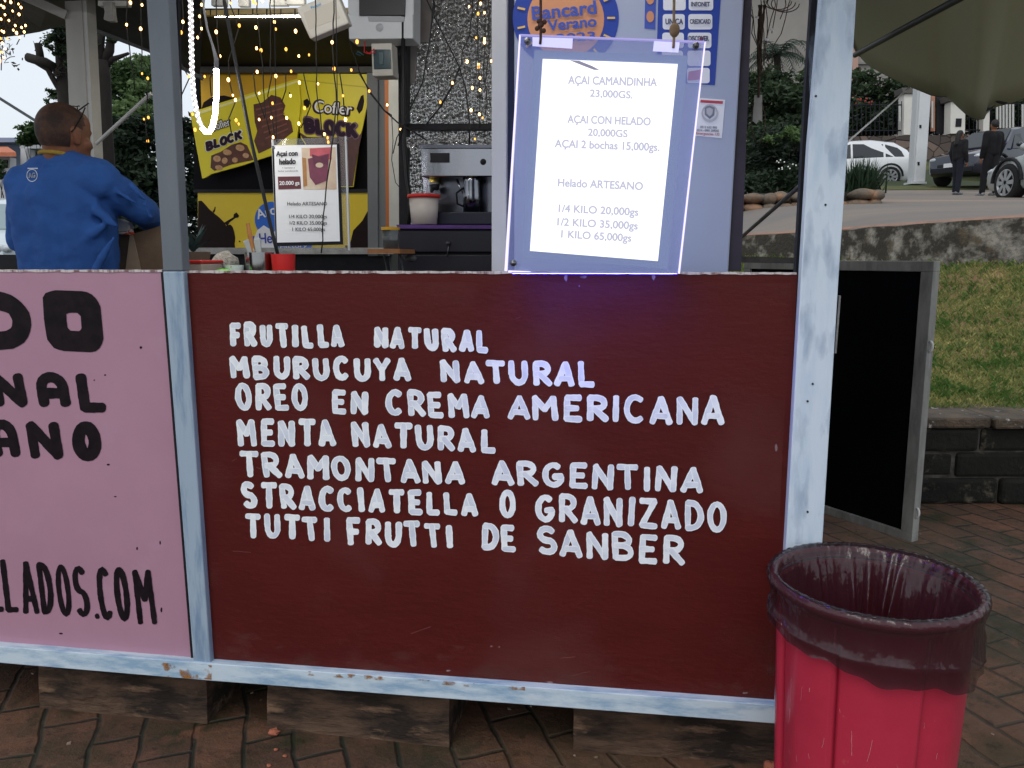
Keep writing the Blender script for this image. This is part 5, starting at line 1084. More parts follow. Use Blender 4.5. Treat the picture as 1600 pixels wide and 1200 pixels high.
# agave at the left of the kiosk
b0 = at(302, 392, 4.2); ag = MB(); rs = random.Random(4)
for k in range(16):
    a = k*2.4; e = rs.uniform(.5, 1.3); L = rs.uniform(.13, .19); d = V((math.cos(a)*math.cos(e), math.sin(a)*math.cos(e), math.sin(e))); sd = d.cross(V((0, 0, 1))).normalized()
    p = [b0+d*L*t+V((0, 0, -.03*t*t)) for t in (0, .35, .7, 1)]; wv = (.012, .014, .009, .001)
    ag.add([q for i in range(4) for q in (p[i]-sd*wv[i], p[i]-V((0, 0, wv[i]*.5)), p[i]+sd*wv[i])], [f for i in range(3) for f in ((i*3, i*3+1, i*3+4, i*3+3), (i*3+1, i*3+2, i*3+5, i*3+4))])
agt = thing('agave_plant', 'blue green agave plant in a pot at the left of the kiosk', 'plant', b0-V((0, 0, .15)))
ag.build('leaves', mat('agave_blue', (.045, .085, .085), (.07, .12, .11), scale=12, rough=.6), agt); MB().lathe([(.0001, -.15), (.06, -.15), (.085, -.005), (.07, -.01), (.0001, -.02)], b0, 20).build('pot', mat('clay_pot', (.09, .06, .045), rough=.8), agt, smooth=True)

# ------------------------------------------------------------ left: house, tent frame
hs_ = thing('flat_roof_house', 'blue grey flat roofed house with an orange tiled porch at the far left', 'house', (lambda p: V((p.x, p.y, gl(28))))(at(20, 300, 28)))
M_hw = mat('house_blue', (.24, .29, .40), (.20, .25, .36), scale=.6, rough=.8); M_hg = mat('house_grey', (.34, .35, .37), rough=.8); M_tile = mat('orange_tile', (.50, .17, .09), (.40, .13, .07), scale=6, rough=.8)
def hbox(nm, x0, y0, x1, y1, d, th, m_, par): return slabD(nm, [(x0, y0), (x1, y0), (x1, y1), (x0, y1)], d, th, m_, par)
hbox('wall', -160, 222, 32, 345, 28, 5, M_hw, hs_); hbox('roof', -170, 215, 34, 222, 27.4, 6, M_hw, hs_); hbox('roof_slab', 30.5, 215, 76, 232, 27.2, 5, M_hg, hs_); hbox('column', 32, 232, 41, 340, 27, .5, mat('house_white', (.5, .5, .52), rough=.8), hs_)
hbox('porch_wall', 42, 236, 76, 345, 29, 4, mat('house_shade', (.16, .15, .15), rough=.8), hs_)
pr = MB(); a = [at(-60, 229, 27.5), at(12, 229, 27.5), at(25, 238, 24.5), at(-60, 238, 24.5)]; pr.prism(a, (0, 0, -.12)); pr.build('porch_roof', M_tile, hs_)
hbox('white_wall', -60, 246, 16, 345, 25.2, .3, mat('house_white', (.5, .5, .52)), hs_); hbox('window', 4, 250, 11, 262, 25.15, .1, M_black, hs_)
TF = thing('white_tent_frame', 'white metal tent post with its roof beam behind the man', 'tent frame', (lambda p: V((p.x, p.y, 0)))(onY(130, 420, 2.0)))
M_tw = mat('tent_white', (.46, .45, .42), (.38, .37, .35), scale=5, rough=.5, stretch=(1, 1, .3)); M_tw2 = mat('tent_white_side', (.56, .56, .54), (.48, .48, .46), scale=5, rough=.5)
slab('post', [(98, -60), (124, -60), (140, 240), (146, 700), (122, 700), (110, 225)], 2.0, .08, M_tw, TF, .003)
slab('post_edge', [(124.5, -60), (131.5, -60), (147, 240), (152, 700), (146.5, 700), (140.5, 240)], 2.006, .07, M_tw2, TF)  # right face of the post, given a lighter white to read as lit
MB().tube([onY(20, -14, 1.9), onY(104, 24, 2.0)], .028, 4).build('beam', M_tw, TF)
MB().tube([onY(151, 224, 2.0), onY(236, 146, 1.9)], .009, 8).build('brace', M_tw2, TF)
MB().tube([onY(-60, 120, 2.3), onY(0, 154, 2.3), onY(118, 228, 2.1)], .008, 8).build('tie_rod', mat('rod_grey', (.10, .11, .12), rough=.5, metal=.5), TF)
M_tarp = mat('grey_tarp', (.10, .10, .095), (.15, .145, .135), scale=2.5, rough=.8)
def canopy(name, label, quads, m_):
    mb = MB()
    for q in quads: mb.prism([onY(x, y, Y) for x, y, Y in q], (0, 0, .006))
    return tag(mb.build(name, m_), label, 'canopy')
canopy('tarp_canopy', 'sagging grey tarpaulin canopy at the upper left', [[(-160, -120, 1.4), (118, -120, 1.4), (104, 38, 2.4), (62, 50, 2.4)], [(-160, -120, 1.4), (62, 50, 2.4), (32, 55, 2.4), (-160, 78, 2.4)]], M_tarp)
canopy('dark_canopy', 'dark sloping canopy between the tent post and the grey post', [[(128, -140, 1.3), (330, -140, 1.3), (312, 118, 2.7), (264, 92, 2.6)], [(128, -140, 1.3), (264, 92, 2.6), (232, 78, 2.6), (140, 44, 2.5)]], mat('dark_tarp', (.022, .021, .020), (.036, .034, .032), scale=3, rough=.85))
tag(MB().tube([onY(138, 42, 2.48), onY(232, 77, 2.58), onY(318, 122, 2.7)], .016, 6).build('canopy_edge_pipe', mat('pipe_grey', (.10, .10, .10), rough=.5)), 'grey pipe along the lower edge of the dark canopy', 'pipe')
ut = thing('hanging_bracket', 'pale plastic bracket hanging under the dark canopy beside the tent post', 'bracket', onY(170, 32, 1.7))
slab('bracket', [(159, 2), (175, 2), (176, 20), (178, 33), (168, 33), (161, 30), (163, 18)], 1.7, .03, mat('milky_plastic_old', (.26, .25, .23), (.36, .35, .33), scale=20, rough=.4), ut, .004); slab('bar', [(153, 1), (199, 1), (199, 9), (153, 9)], 1.72, .03, mat('bar_white', (.5, .5, .47), rough=.5), ut)

# ------------------------------------------------------------ people
def fuse(mb, name, m_, parent, voxel, smooth=4, disp=0, dsize=.1):
    o = mb.build(name, m_, parent, clean=False)
    r_ = o.modifiers.new('r', 'REMESH'); r_.mode = 'VOXEL'; r_.voxel_size = voxel
    s_ = o.modifiers.new('s', 'SMOOTH'); s_.iterations = smooth; s_.factor = .5
    if disp:
        tx = bpy.data.textures.new(name, 'CLOUDS'); tx.noise_scale = dsize; d_ = o.modifiers.new('d', 'DISPLACE'); d_.texture = tx; d_.strength = disp; d_.mid_level = .5
    dg = bpy.context.evaluated_depsgraph_get(); me = bpy.data.meshes.new_from_object(o.evaluated_get(dg)); old = o.data
    o.modifiers.clear(); o.data = me; bpy.data.meshes.remove(old)
    me.materials.clear(); me.materials.append(m_)
    for p in me.polygons: p.use_smooth = True
    return o
def hand(mb, wrist, fwd, up, s=1, side=1, curl=.5):
    """palm, five unequal bent fingers, thumb from the side of the palm"""
    fwd = fwd.normalized(); rt = fwd.cross(up).normalized(); up = rt.cross(fwd).normalized()
    pc = wrist+fwd*.05*s
    for q in (-.028, -.009, .010, .028): mb.cone(wrist+fwd*.012*s+rt*q*.6*s, wrist+fwd*.088*s+rt*q*s, .014*s, .0115*s, 8)
    for q, L in ((-.030, .060), (-.010, .078), (.010, .082), (.030, .072)):
        a = wrist+fwd*.09*s+rt*q*s; d1 = (fwd-up*curl*.5).normalized(); d2 = (fwd-up*curl*1.4).normalized()
        m1 = a+d1*L*.5*s; mb.cone(a, m1, .0095*s, .0088*s, 8); mb.cone(m1, m1+d2*L*.5*s, .0088*s, .007*s, 8)
    a = wrist+fwd*.03*s-rt*side*.03*s; m1 = a+(fwd*.6-rt*side*.8-up*.3).normalized()*.035*s; mb.cone(a, m1, .012*s, .010*s, 8); mb.cone(m1, m1+(fwd*.9-rt*side*.2-up*.4).normalized()*.03*s, .010*s, .008*s, 8)
M_skin = mat('brown_skin', (.215, .088, .046), (.175, .070, .037), scale=18, rough=.5, bump=.12, bscale=90)
p_ = lambda x, y, Y: onY(x, y, Y)
base = p_(95, 430, 1.05); base.z = .2
MAN = thing('person', 'man in a blue sweater seen from behind with glasses pushed up on his shaved head', 'person', base)
fw = V((.38, .92, 0)).normalized(); rt = V((fw.y, -fw.x, 0)); up = V((0, 0, 1)); MH = Matrix((fw, rt, up)).transposed()
hc = p_(100, 206, 1.03); bd_ = MB()
def hb(f, r_, z, rad): bd_.ball(hc+fw*f+rt*r_+up*z, rad, 18, 12, MH)
hb(-.004, 0, .005, (.096, .076, .098)); hb(.02, 0, -.04, (.074, .066, .085)); hb(.045, 0, -.085, (.045, .048, .035)); hb(.03, 0, .03, (.068, .062, .060))
hb(.082, 0, -.028, (.014, .013, .03)); hb(.094, 0, -.045, (.016, .015, .012)); hb(.078, .0, .002, (.014, .05, .012)); hb(.074, 0, -.073, (.012, .026, .007)); hb(.072, 0, -.083, (.011, .023, .007)); hb(.068, 0, -.108, (.018, .022, .016))
for s_ in (-1, 1):
    hb(.004, s_*.077, -.020, (.018, .010, .031)); hb(-.006, s_*.083, -.010, (.013, .006, .022)); hb(.004, s_*.079, -.045, (.009, .007, .012)); hb(.066, s_*.031, -.012, (.010, .014, .009)); hb(.05, s_*.05, -.045, (.026, .018, .022))
nb_ = p_(97, 268, 1.04); bd_.cone(nb_, hc+up*-.06-fw*.012, .062, .056, 16); bd_.cone(p_(92, 262, 1.02), hc+up*-.03-fw*.05, .05, .035, 12)
J = dict(ls=p_(44, 290, 1.0), rs=p_(156, 282, 1.0), le=p_(36, 372, 1.06), lw=p_(98, 384, 1.36), re=p_(219, 327, 1.13), rw=p_(241, 347, 1.33), lt=p_(66, 315, 1.02), rt=p_(130, 312, 1.02), lh=p_(84, 440, 1.05), rh=p_(140, 440, 1.05))
def torso(mb, e):
    mb.cone(J['lt'], J['lh'], .098+e, .098+e, 16); mb.cone(J['rt'], J['rh'], .098+e, .095+e, 16); mb.cone((J['lt']+J['rt'])/2, (J['lh']+J['rh'])/2, .115+e, .108+e, 16)
    mb.cone(J['ls'], J['rs'], .062+e, .062+e, 14); mb.cone(p_(97, 258, 1.03), J['ls'], .052+e, .058+e, 14); mb.cone(p_(97, 258, 1.03), J['rs'], .052+e, .058+e, 14)
def arms(mb, e):
    mb.cone(J['ls'], J['le'], .058+e, .045+e, 14); mb.cone(J['le'], J['lw'], .045+e, .032+e, 14)
    mb.cone(J['rs'], J['re'], .058+e, .046+e, 14); mb.cone(J['re'], J['rw'], .046+e, .034+e, 14)
torso(bd_, 0); arms(bd_, 0)
hand(bd_, J['lw'], V((.7, .6, -.1)), up, 1, -1, .6); hand(bd_, J['rw'], V((-.1, .9, -.25)), up, 1, 1, .6)
kz = lambda p, z: V((p.x, p.y, z))
for h_ in ('lh', 'rh'): bd_.cone(kz(J[h_], .98), kz(J[h_], .62)+V((0, .02, 0)), .085, .058, 14); bd_.cone(kz(J[h_], .62)+V((0, .02, 0)), kz(J[h_], .28), .055, .038, 14); bd_.cone(kz(J[h_], .25), kz(J[h_], .24)+V((.04, .14, 0)), .042, .035, 12)
bd_.cone(J['lh'], kz(J['lh'], .96), .095, .09); bd_.cone(J['rh'], kz(J['rh'], .96), .095, .09)
man = fuse(bd_, 'body', M_skin, MAN, .0058, 5)
sw = MB(); torso(sw, .016); arms(sw, .014); sw.cone(kz(J['lh'], 1.14), kz(J['lh'], 1.02), .118, .112); sw.cone(kz(J['rh'], 1.14), kz(J['rh'], 1.02), .116, .11)
# sleeve and back creases as soft folds of cloth
for a, b_, r_ in (((128, 300), (172, 344), .020), ((150, 330), (180, 352), .018), ((120, 345), (160, 330), .016), ((185, 300), (214, 318), .018), ((205, 290), (226, 312), .020), ((118, 385), (165, 350), .020), ((90, 400), (150, 360), .018), ((150, 420), (178, 372), .018), ((36, 300), (60, 276), .014), ((70, 258), (110, 252), .012), ((100, 420), (130, 385), .016), ((226, 318), (236, 340), .018)):
    o_ = .075 if a[0] < 170 else .030
    if a[0] >= 170: r_ *= .6
    sw.cone(p_(a[0], a[1], 1.02-o_), p_(b_[0], b_[1], 1.02-o_+.02), r_, r_*.6, 10)
swo = fuse(sw, 'sweater', mat('royal_blue_cotton', (.030, .105, .35), (.024, .085, .29), scale=9, rough=.9, bump=.25, bscale=14), MAN, .008, 3, .018, .07)
tr = MB()
for h_ in ('lh', 'rh'): tr.cone(kz(J[h_], 1.0), kz(J[h_], .62)+V((0, .02, 0)), .105, .078, 14); tr.cone(kz(J[h_], .62)+V((0, .02, 0)), kz(J[h_], .29), .076, .06, 14)
tr.cone(kz(J['lh'], 1.0), kz(J['rh'], 1.0), .105, .105)
fuse(tr, 'trousers', mat('dark_denim', (.02, .022, .03), rough=.9), MAN, .012, 3)
# collar, stubble, glasses, back print
cc = p_(95, 247, 1.03); co = MB(); co.tube([cc+fw*.066*math.cos(a)+rt*.070*math.sin(a)+up*(-.012*math.cos(a)+.004) for a in [i*2*math.pi/28 for i in range(29)]], .0085, 8, cap=False); co.build('collar', mat('mustard_rib', (.36, .24, .04), (.28, .18, .03), scale=90, rough=.9), MAN, smooth=True)
hr = MB(); n1, n2 = 36, 22; vs = []; keep = []
for i in range(n2+1):
    for j in range(n1):
        t, a = math.pi*i/n2, 2*math.pi*j/n1; vs.append(hc+MH @ V((-.004+.0975*math.sin(t)*math.cos(a), .0775*math.sin(t)*math.sin(a), .005+.0995*math.cos(t))))
for i in range(n2):
    for j in range(n1):
        a = 2*math.pi*(j+.5)/n1; t = math.pi*(i+.5)/n2; f_, z_ = math.sin(t)*math.cos(a), math.cos(t)
        lim = -.62 if f_ < -.1 else -.62+(f_+.1)*1.6
        if z_ > lim and f_ < .62 and not (abs(math.sin(t)*math.sin(a)) > .8 and -.15 < f_ < .3 and z_ < .0): keep.append((i*n1+j, (i+1)*n1+j, (i+1)*n1+(j+1) % n1, i*n1+(j+1) % n1))
hr.add(vs, keep); hro = hr.build('hair_stubble', mat('shaved_stubble', (.030, .018, .014), (.095, .045, .028), scale=11, rough=.65, lo=.42, hi=.62, bump=.3, bscale=260), MAN, smooth=True)
gs = MB(); M_gl = mat('glasses_black', (.012, .012, .014), rough=.25)
for s_ in (-1, 1):
    e0 = hc+fw*-.012+rt*s_*.086+up*.002
    gs.tube([e0-up*.012-fw*.012, e0, e0+fw*.030+up*.045, hc+fw*.045+rt*s_*.073+up*.086], .0026, 8)
    gs.tube([hc+fw*(.06+.016*math.sin(a))+rt*s_*(.036+.026*math.cos(a))+up*(.094+.014*math.sin(a+.6)) for a in [i*2*math.pi/16 for i in range(17)]], .0022, 6, cap=False)
gs.tube([hc+fw*.062+rt*.01+up*.101, hc+fw*.062-rt*.01+up*.101], .0022, 6); gs.build('glasses', M_gl, MAN, smooth=True)
bm_ = bmesh.new(); bm_.from_mesh(swo.data); bv = BVHTree.FromBMesh(bm_); bo_ = worldpos(swo)
def onsw(p):
    d = ray(*p); h_ = bv.ray_cast(CAM-bo_, d); return (h_[0]+bo_-d*.003) if h_[0] else onY(p[0], p[1], .9)
lg = MB(); ring_o, ring_i = ell(50, 274, 8.6, 10, 30), ell(50, 274, 7.6, 8.9, 30)
for i in range(30): lg.add([onsw(ring_o[i]), onsw(ring_o[(i+1) % 30]), onsw(ring_i[(i+1) % 30]), onsw(ring_i[i])], [(0, 1, 2, 3)])
for i in range(8): lg.add([onsw((43+i*2, 262.4)), onsw((45+i*2, 262.2)), onsw((45+i*2, 263.8)), onsw((43+i*2, 264))], [(0, 1, 2, 3)])
text_into(lg, 'AG', (45, 278), (55, 277), 7.5, onsw, .04, V((0, 0, 0)))
lg.build('back_print', mat('print_pale', (.62, .66, .72), rough=.7), MAN, clean=False); bm_.free()

# kraft bag, napkin and the dark table they stand on
tbz = onY(215, 452, 1.3).z
wt = thing('work_table', 'dark work table beyond the pink panel where the man stands', 'table', (onY(215, 452, 1.45).x, 1.45, .2))
MB().box((onY(-200, 452, 1.3).x, 1.22, tbz-.03), (onY(262, 452, 1.3).x, 1.75, tbz)).build('top', M_dark, wt)
slab('back_edge', [(-200, 397), (39, 398), (46, 470), (-200, 470)], 1.20, .02, M_black, wt)
for x in (-150, 240): q = onY(x, 452, 1.4); MB().box((q.x, 1.5, .2), (q.x+.05, 1.55, tbz-.03)).build('leg', M_black, wt)
kb = thing('paper_bag', 'brown kraft paper bag with a pale folded edge in front of the man', 'bag', kz(onY(218, 450, 1.24), tbz))
M_kraft = mat('kraft_paper', (.17, .115, .075), (.13, .085, .055), scale=8, rough=.8, bump=.3, bscale=10); M_kraftl = mat('kraft_pale', (.34, .26, .18), (.28, .21, .145), scale=8, rough=.8)
q = [onY(188, 362, 1.20), onY(205, 366, 1.18), onY(254, 352, 1.20), onY(258, 452, 1.20), onY(216, 455, 1.18), onY(184, 452, 1.2)]
mb = MB(); mb.prism([q[1], q[2], q[3], q[4]], (0, .09, 0)); mb.build('front', M_kraft, kb)
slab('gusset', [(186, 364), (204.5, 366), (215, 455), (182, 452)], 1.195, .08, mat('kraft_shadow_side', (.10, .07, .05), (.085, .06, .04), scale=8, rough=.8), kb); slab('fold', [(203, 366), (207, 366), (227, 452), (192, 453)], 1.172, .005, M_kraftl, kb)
tag(MB().prism([onY(x, y, 1.17) for x, y in ((178, 343), (188, 342), (198, 347), (204, 355), (200, 361), (184, 362))], (0, .03, 0)).build('white_napkin', mat('napkin_white', (.62, .60, .56), rough=.8), bevel=.004), 'crumpled white napkin on top of the kraft bag', 'napkin')
tag(MB().prism([onY(x, y, 1.16) for x, y in ((182, 363), (198, 362), (205, 357), (208, 366), (204, 367), (182, 365.5))], (0, .012, 0)).build('red_white_tube', mat('red_white_wrap', (.6, .55, .5), (.6, .07, .03), scale=24, lo=.5, hi=.52, rough=.5), bevel=.002), 'small red and white packet lying at the mouth of the kraft bag', 'packet')

def walker(label, r_, f_, h_, face, seed, bag=False, hairlong=False, top=(.006, .006, .007), trs=(.006, .006, .007), hair=(.012, .01, .009), stride=.1):
    b = H(r_, f_, roadz(r_, f_)); t = thing('person', label, 'person', b); k = h_/1.7; fw_ = V((math.cos(face), math.sin(face), 0)); sd = V((-fw_.y, fw_.x, 0)); Z = V((0, 0, 1))
    q = lambda f, s_, z: b+fw_*f*k+sd*s_*k+Z*z*k
    mb = MB(); M_ = Matrix((fw_, sd, Z)).transposed()
    mb.ball(q(0, 0, 1.59), (.095*k, .075*k, .112*k), 12, 8, M_); mb.ball(q(.095, 0, 1.575), (.015*k, .012*k, .02*k), 6, 5); mb.cone(q(0, 0, 1.38), q(.01, 0, 1.52), .055*k, .05*k)
    for s_ in (-1, 1): mb.ball(q(0, s_*.077, 1.585), (.018*k, .01*k, .028*k), 6, 5, M_)
    def body(e, arms_=True, legs=True):
        o = MB(); o.cone(q(0, -.07, 1.32), q(0, -.06, .98), (.105+e)*k, (.095+e)*k); o.cone(q(0, .07, 1.32), q(0, .06, .98), (.105+e)*k, (.095+e)*k); o.cone(q(0, -.16, 1.39), q(0, .16, 1.39), (.055+e)*k, (.055+e)*k)
        for s_ in (-1, 1): o.cone(q(0, s_*.19, 1.39), q(-.02, s_*.24, 1.12), (.05+e)*k, (.042+e)*k); o.cone(q(-.02, s_*.24, 1.12), q(.06, s_*.22, .88), (.04+e)*k, (.03+e)*k)
        return o
    bb = body(0); mb.add(bb.v, bb.f)
    for s_ in (-1, 1): hand(mb, q(.06, s_*.22, .87), V((0, 0, -1))+fw_*.2, sd*s_, k, s_, .5)
    legs = []
    for s_ in (-1, 1):
        sx = s_*stride; legs.append((q(0, s_*.08, .95), q(sx*.6+.02, s_*.09, .5), q(sx, s_*.09, .09)))
    for a, m1, c in legs: mb.cone(a, m1, .08*k, .055*k); mb.cone(m1, c, .055*k, .038*k)
    fuse(mb, 'body', M_skin, t, .016, 2)
    fuse(body(.022), 'jacket', mat('cloth_%02d%02d' % (int(top[0]*999), int(top[2]*999)), top, tuple(c*1.8 for c in top), scale=8, rough=.9), t, .018, 2, .012, .1)
    tr = MB()
    for a, m1, c in legs: tr.cone(a, m1, .098*k, .08*k); tr.cone(m1, c, .078*k, .066*k)
    fuse(tr, 'trousers', mat('cloth_%02d%02d' % (int(trs[0]*999), int(trs[2]*999)), trs, tuple(c*1.8 for c in trs), scale=8, rough=.9), t, .018, 2)
    sh_ = MB()
    for a, m1, c in legs: sh_.cone(V((c.x, c.y, b.z+.045))-fw_*.03, V((c.x, c.y, b.z+.035))+fw_*.16, .045*k, .038*k)
    sh_.build('shoes', mat('grey_shoes', (.10, .10, .11), (.25, .25, .26), scale=20, rough=.7), t, smooth=True)
    hm = MB(); hm.ball(q(-.018, 0, 1.615), (.098*k, .084*k, .105*k), 12, 8, M_)
    if hairlong: hm.cone(q(-.06, 0, 1.6), q(-.09, 0, 1.36), .075*k, .07*k)
    hm.build('hair', mat('hair_%02d' % int(hair[0]*999), hair, tuple(c*1.5 for c in hair), scale=30, rough=.6), t, smooth=True)
    if bag: MB().cone(q(.10, -.12, 1.15), q(.10, -.12, 1.05), .06*k, .06*k).build('pouch', M_black, t, smooth=True)
    return t
fr_ = math.atan2(R0.y, R0.x)
walker('woman in black with tied dark hair standing on the street facing right', (1477-800)/F*21.5, 21.5, 1.62, fr_+.3, 1, hairlong=True, trs=(.007, .008, .014), stride=.05)
walker('person in a black hooded coat walking up the street', (1527-800)/F*19.2, 19.2, 1.70, fr_+math.pi/2+.2, 2, top=(.004, .004, .005), trs=(.005, .005, .006), stride=.10)
walker('person with reddish hair standing behind the grey car', (1592-800)/F*19.6, 19.6, 1.60, fr_+math.pi*.8, 3, top=(.05, .02, .02), hair=(.16, .03, .025))

# ------------------------------------------------------------ cars
def car(name, label, pos, fwd, paint, L=4.5, Wd=1.82, Ht=1.6, kind='suv', plate=None, glass=(.012, .016, .020)):
    fx = V(fwd).normalized(); fy = V((-fx.y, fx.x, 0)); Z = V((0, 0, 1)); t = thing(name, label, 'car', pos); b = V(pos)
    Q = lambda x, y, z: b+fx*x+fy*y+Z*z
    h2 = L/2; w2 = Wd/2; bl_ = Ht*.60; lo = .22
    #  x(from rear), zlow, zbelt, ztop, wlow, wbelt, wtop
    if kind == 'suv': ST_ = [(-h2, .42, bl_*.80, bl_*.84, .72, .80, .76), (-h2+.08, .30, bl_*.98, bl_*1.03, .84, .90, .80), (-h2+.30, lo, bl_*1.02, Ht*.80, .9, .97, .74), (-h2+.72, lo, bl_*1.01, Ht*.945, .92, 1, .70), (-h2+1.5, lo, bl_*.99, Ht, .93, 1, .74), (h2-2.1, lo, bl_*.96, Ht*.985, .93, 1, .73), (h2-1.75, lo, bl_*.95, Ht*.93, .93, 1, .70), (h2-1.12, lo, bl_*.93, bl_*1.00, .93, .98, .86), (h2-.45, lo, bl_*.86, bl_*.91, .9, .95, .82), (h2-.10, .26, bl_*.74, bl_*.78, .82, .86, .72), (h2, .34, bl_*.55, bl_*.60, .70, .74, .62)]
    else: ST_ = [(-h2, .40, bl_*.8, bl_*.9, .74, .82, .70), (-h2+.1, .28, bl_*.95, bl_*1.04, .86, .92, .76), (-h2+.75, lo, bl_*1, bl_*1.08, .92, .98, .78), (-h2+1.3, lo, bl_, Ht*.95, .93, 1, .68), (-h2+2.0, lo, bl_*.98, Ht, .93, 1, .70), (h2-2.1, lo, bl_*.96, Ht*.98, .93, 1, .70), (h2-1.85, lo, bl_*.95, Ht*.93, .93, 1, .68), (h2-1.12, lo, bl_*.92, bl_*.99, .93, .98, .86), (h2-.45, lo, bl_*.82, bl_*.89, .9, .95, .80), (h2-.08, .26, bl_*.68, bl_*.74, .82, .86, .7), (h2, .34, bl_*.5, bl_*.55, .70, .74, .6)]
    def sec(s_):
        x, zl, zb, zt, wl_, wb_, wt_ = s_
        half = [(0, zl), (wl_*w2*.92, zl), (wl_*w2, zl+.07), ((wl_*.35+wb_*.65)*w2*1.0, zl+(zb-zl)*.5), (wb_*w2, zb-.09), (wb_*w2*.975, zb), (wt_*w2+.02, zt-.05), (wt_*w2*.86, zt-.008), (0, zt)]
        return [Q(x, y, z) for y, z in half]+[Q(x, -y, z) for y, z in half[-2:0:-1]]
    mb = MB(); vs = []; 
    for s_ in ST_: vs += sec(s_)
    n = len(sec(ST_[0])); k = len(ST_)
    mb.add(vs, [(i*n+j, i*n+(j+1) % n, (i+1)*n+(j+1) % n, (i+1)*n+j) for i in range(k-1) for j in range(n)]+[list(range(n)), list(range(k*n-1, (k-1)*n-1, -1))])
    bo = mb.build('body', paint, t, smooth=True); e = bo.modifiers.new('e', 'EDGE_SPLIT'); e.split_angle = R(38)
    M_gls = mat('car_glass_%d' % int(glass[2]*1000), glass, rough=.06, spec=.6)
    def interp(x, c):
        for s0, s1 in zip(ST_, ST_[1:]):
            if s0[0] <= x <= s1[0]: u = (x-s0[0])/(s1[0]-s0[0]); return s0[c]+(s1[c]-s0[c])*u
    def sidept(x, u, sgn, off=.012):
        zb, zt, wb_, wt_ = interp(x, 2), interp(x, 3), interp(x, 5), interp(x, 6); y0, y1 = wb_*w2*.975, wt_*w2+.02
        return Q(x, sgn*(y0+(y1-y0)*u+off), zb+(zt-.05-zb)*u)
    for sgn in (-1, 1):
        cuts = [(-h2+.42, -h2+1.05), (-h2+1.12, -h2+2.15), (-h2+2.22, h2-1.62)] if kind == 'suv' else [(-h2+1.25, -h2+2.05), (-h2+2.12, h2-1.66)]
        for ci, (xa, xb) in enumerate(cuts):
            last = ci == len(cuts)-1; first = ci == 0
            ub = .86
            pts = [sidept(xa, .06, sgn), sidept(xb+(.22 if last else 0), .06, sgn), sidept(xb-(.10 if last else 0), ub if not last else .80, sgn), sidept(xa+(.12 if first else 0), ub if not first else .78, sgn)]
            MB().prism(pts, fy*(-sgn)*.02).build('side_window', M_gls, t)
        MB().box((0, 0, 0), (1, 1, 1)) if False else None
        mm = MB(); mm.ball(Q(h2-1.48, sgn*(w2+.10), bl_*1.06), (.09, .09, .07), 10, 6); mm.build('side_mirror', paint, t, smooth=True)
        hl = MB(); hl.ball(Q(h2-.20, sgn*w2*.72, bl_*.70), 1, 12, 8, Matrix((fx*.16, fy*.17, Z*.075)).transposed()); hl.build('headlight', mat('headlight_glass', (.55, .58, .60), (.25, .27, .30), scale=14, rough=.1), t, smooth=True)
        tl = MB(); tl.ball(Q(-h2+.12, sgn*w2*.80, bl_*.93), 1, 12, 8, Matrix((fx*.14, fy*.16, Z*.075)).transposed()); tl.build('tail_light', mat('tail_red', (.35, .01, .015), rough=.15), t, smooth=True)
        for xw in (-h2+.86, h2-.86):
            c = Q(xw, sgn*(w2-.11), .35); Mx = Matrix((fx, Z, fy*sgn)).transposed()
            ar = MB(); ar.tube([Q(xw+.42*math.cos(a), sgn*(w2-.012), .37+.42*math.sin(a)) for a in [math.pi*i/12 for i in range(13)]], .035, 6); ar.build('wheel_arch', M_black, t)
            ww = MB(); pr_ = [(.0001, .10), (.22, .10), (.25, .118), (.33, .12), (.355, .09), (.355, -.09), (.30, -.12), (.0001, -.12)]; lw_ = MB().lathe(pr_, (0, 0, 0), 26); ww.add([c+Mx @ v for v in lw_.v], lw_.f)
            wo = ww.build('wheel', mat('tyre', (.012, .012, .013), rough=.85), t, smooth=True)
            rm = MB(); 
            for q in range(8):
                a = q*math.pi/4; d1 = V((math.cos(a), math.sin(a), 0)); d2 = V((-math.sin(a), math.cos(a), 0)); rm.prism([c+Mx @ v for v in (d1*.04-d2*.03+V((0, 0, .112)), d1*.235-d2*.042+V((0, 0, .112)), d1*.235+d2*.042+V((0, 0, .112)), d1*.04+d2*.03+V((0, 0, .112)))], fy*sgn*.016)
            rm.add([c+Mx @ v for v in MB().lathe([(.215, .10), (.25, .125), (.235, .128), (.21, .105)], (0, 0, 0), 26).v], MB().lathe([(.215, .10), (.25, .125), (.235, .128), (.21, .105)], (0, 0, 0), 26).f)
            rm.build('rim', mat('alloy', (.34, .35, .36), rough=.35, metal=.7), wo)
    def cross(xa, ua, xb, ub, nm):
        za, zb_ = interp(xa, 3), interp(xb, 3); wa, wb_ = interp(xa, 6)*w2*ua, interp(xb, 6)*w2*ub; nx = (zb_-za); L_ = math.hypot(xb-xa, nx); off = V((0, 0, 0))+fx*(-nx/L_*.014 if nx > 0 else nx/L_*.014)*(-1 if xb < xa else 1)+Z*.014
        MB().prism([Q(xa, -wa, za)+off, Q(xa, wa, za)+off, Q(xb, wb_, zb_)+off, Q(xb, -wb_, zb_)+off], Z*-.02).build(nm, M_gls, t)
    cross(h2-1.2, .93, h2-1.78, .9, 'windscreen')
    if kind == 'suv': cross(-h2+.10, .9, -h2+.29, .86, 'rear_window')
    else: cross(-h2+.8, .9, -h2+1.25, .86, 'rear_window')
    for x, nm in ((h2-.005, 'bumper'), (-h2+.005, 'bumper')):
        s_ = 1 if x > 0 else -1
        MB().prism([Q(x, -w2*.66, .30), Q(x, w2*.66, .30), Q(x, w2*.66, .42), Q(x, -w2*.66, .42)], fx*s_*.03).build(nm, M_black, t, bevel=.01)
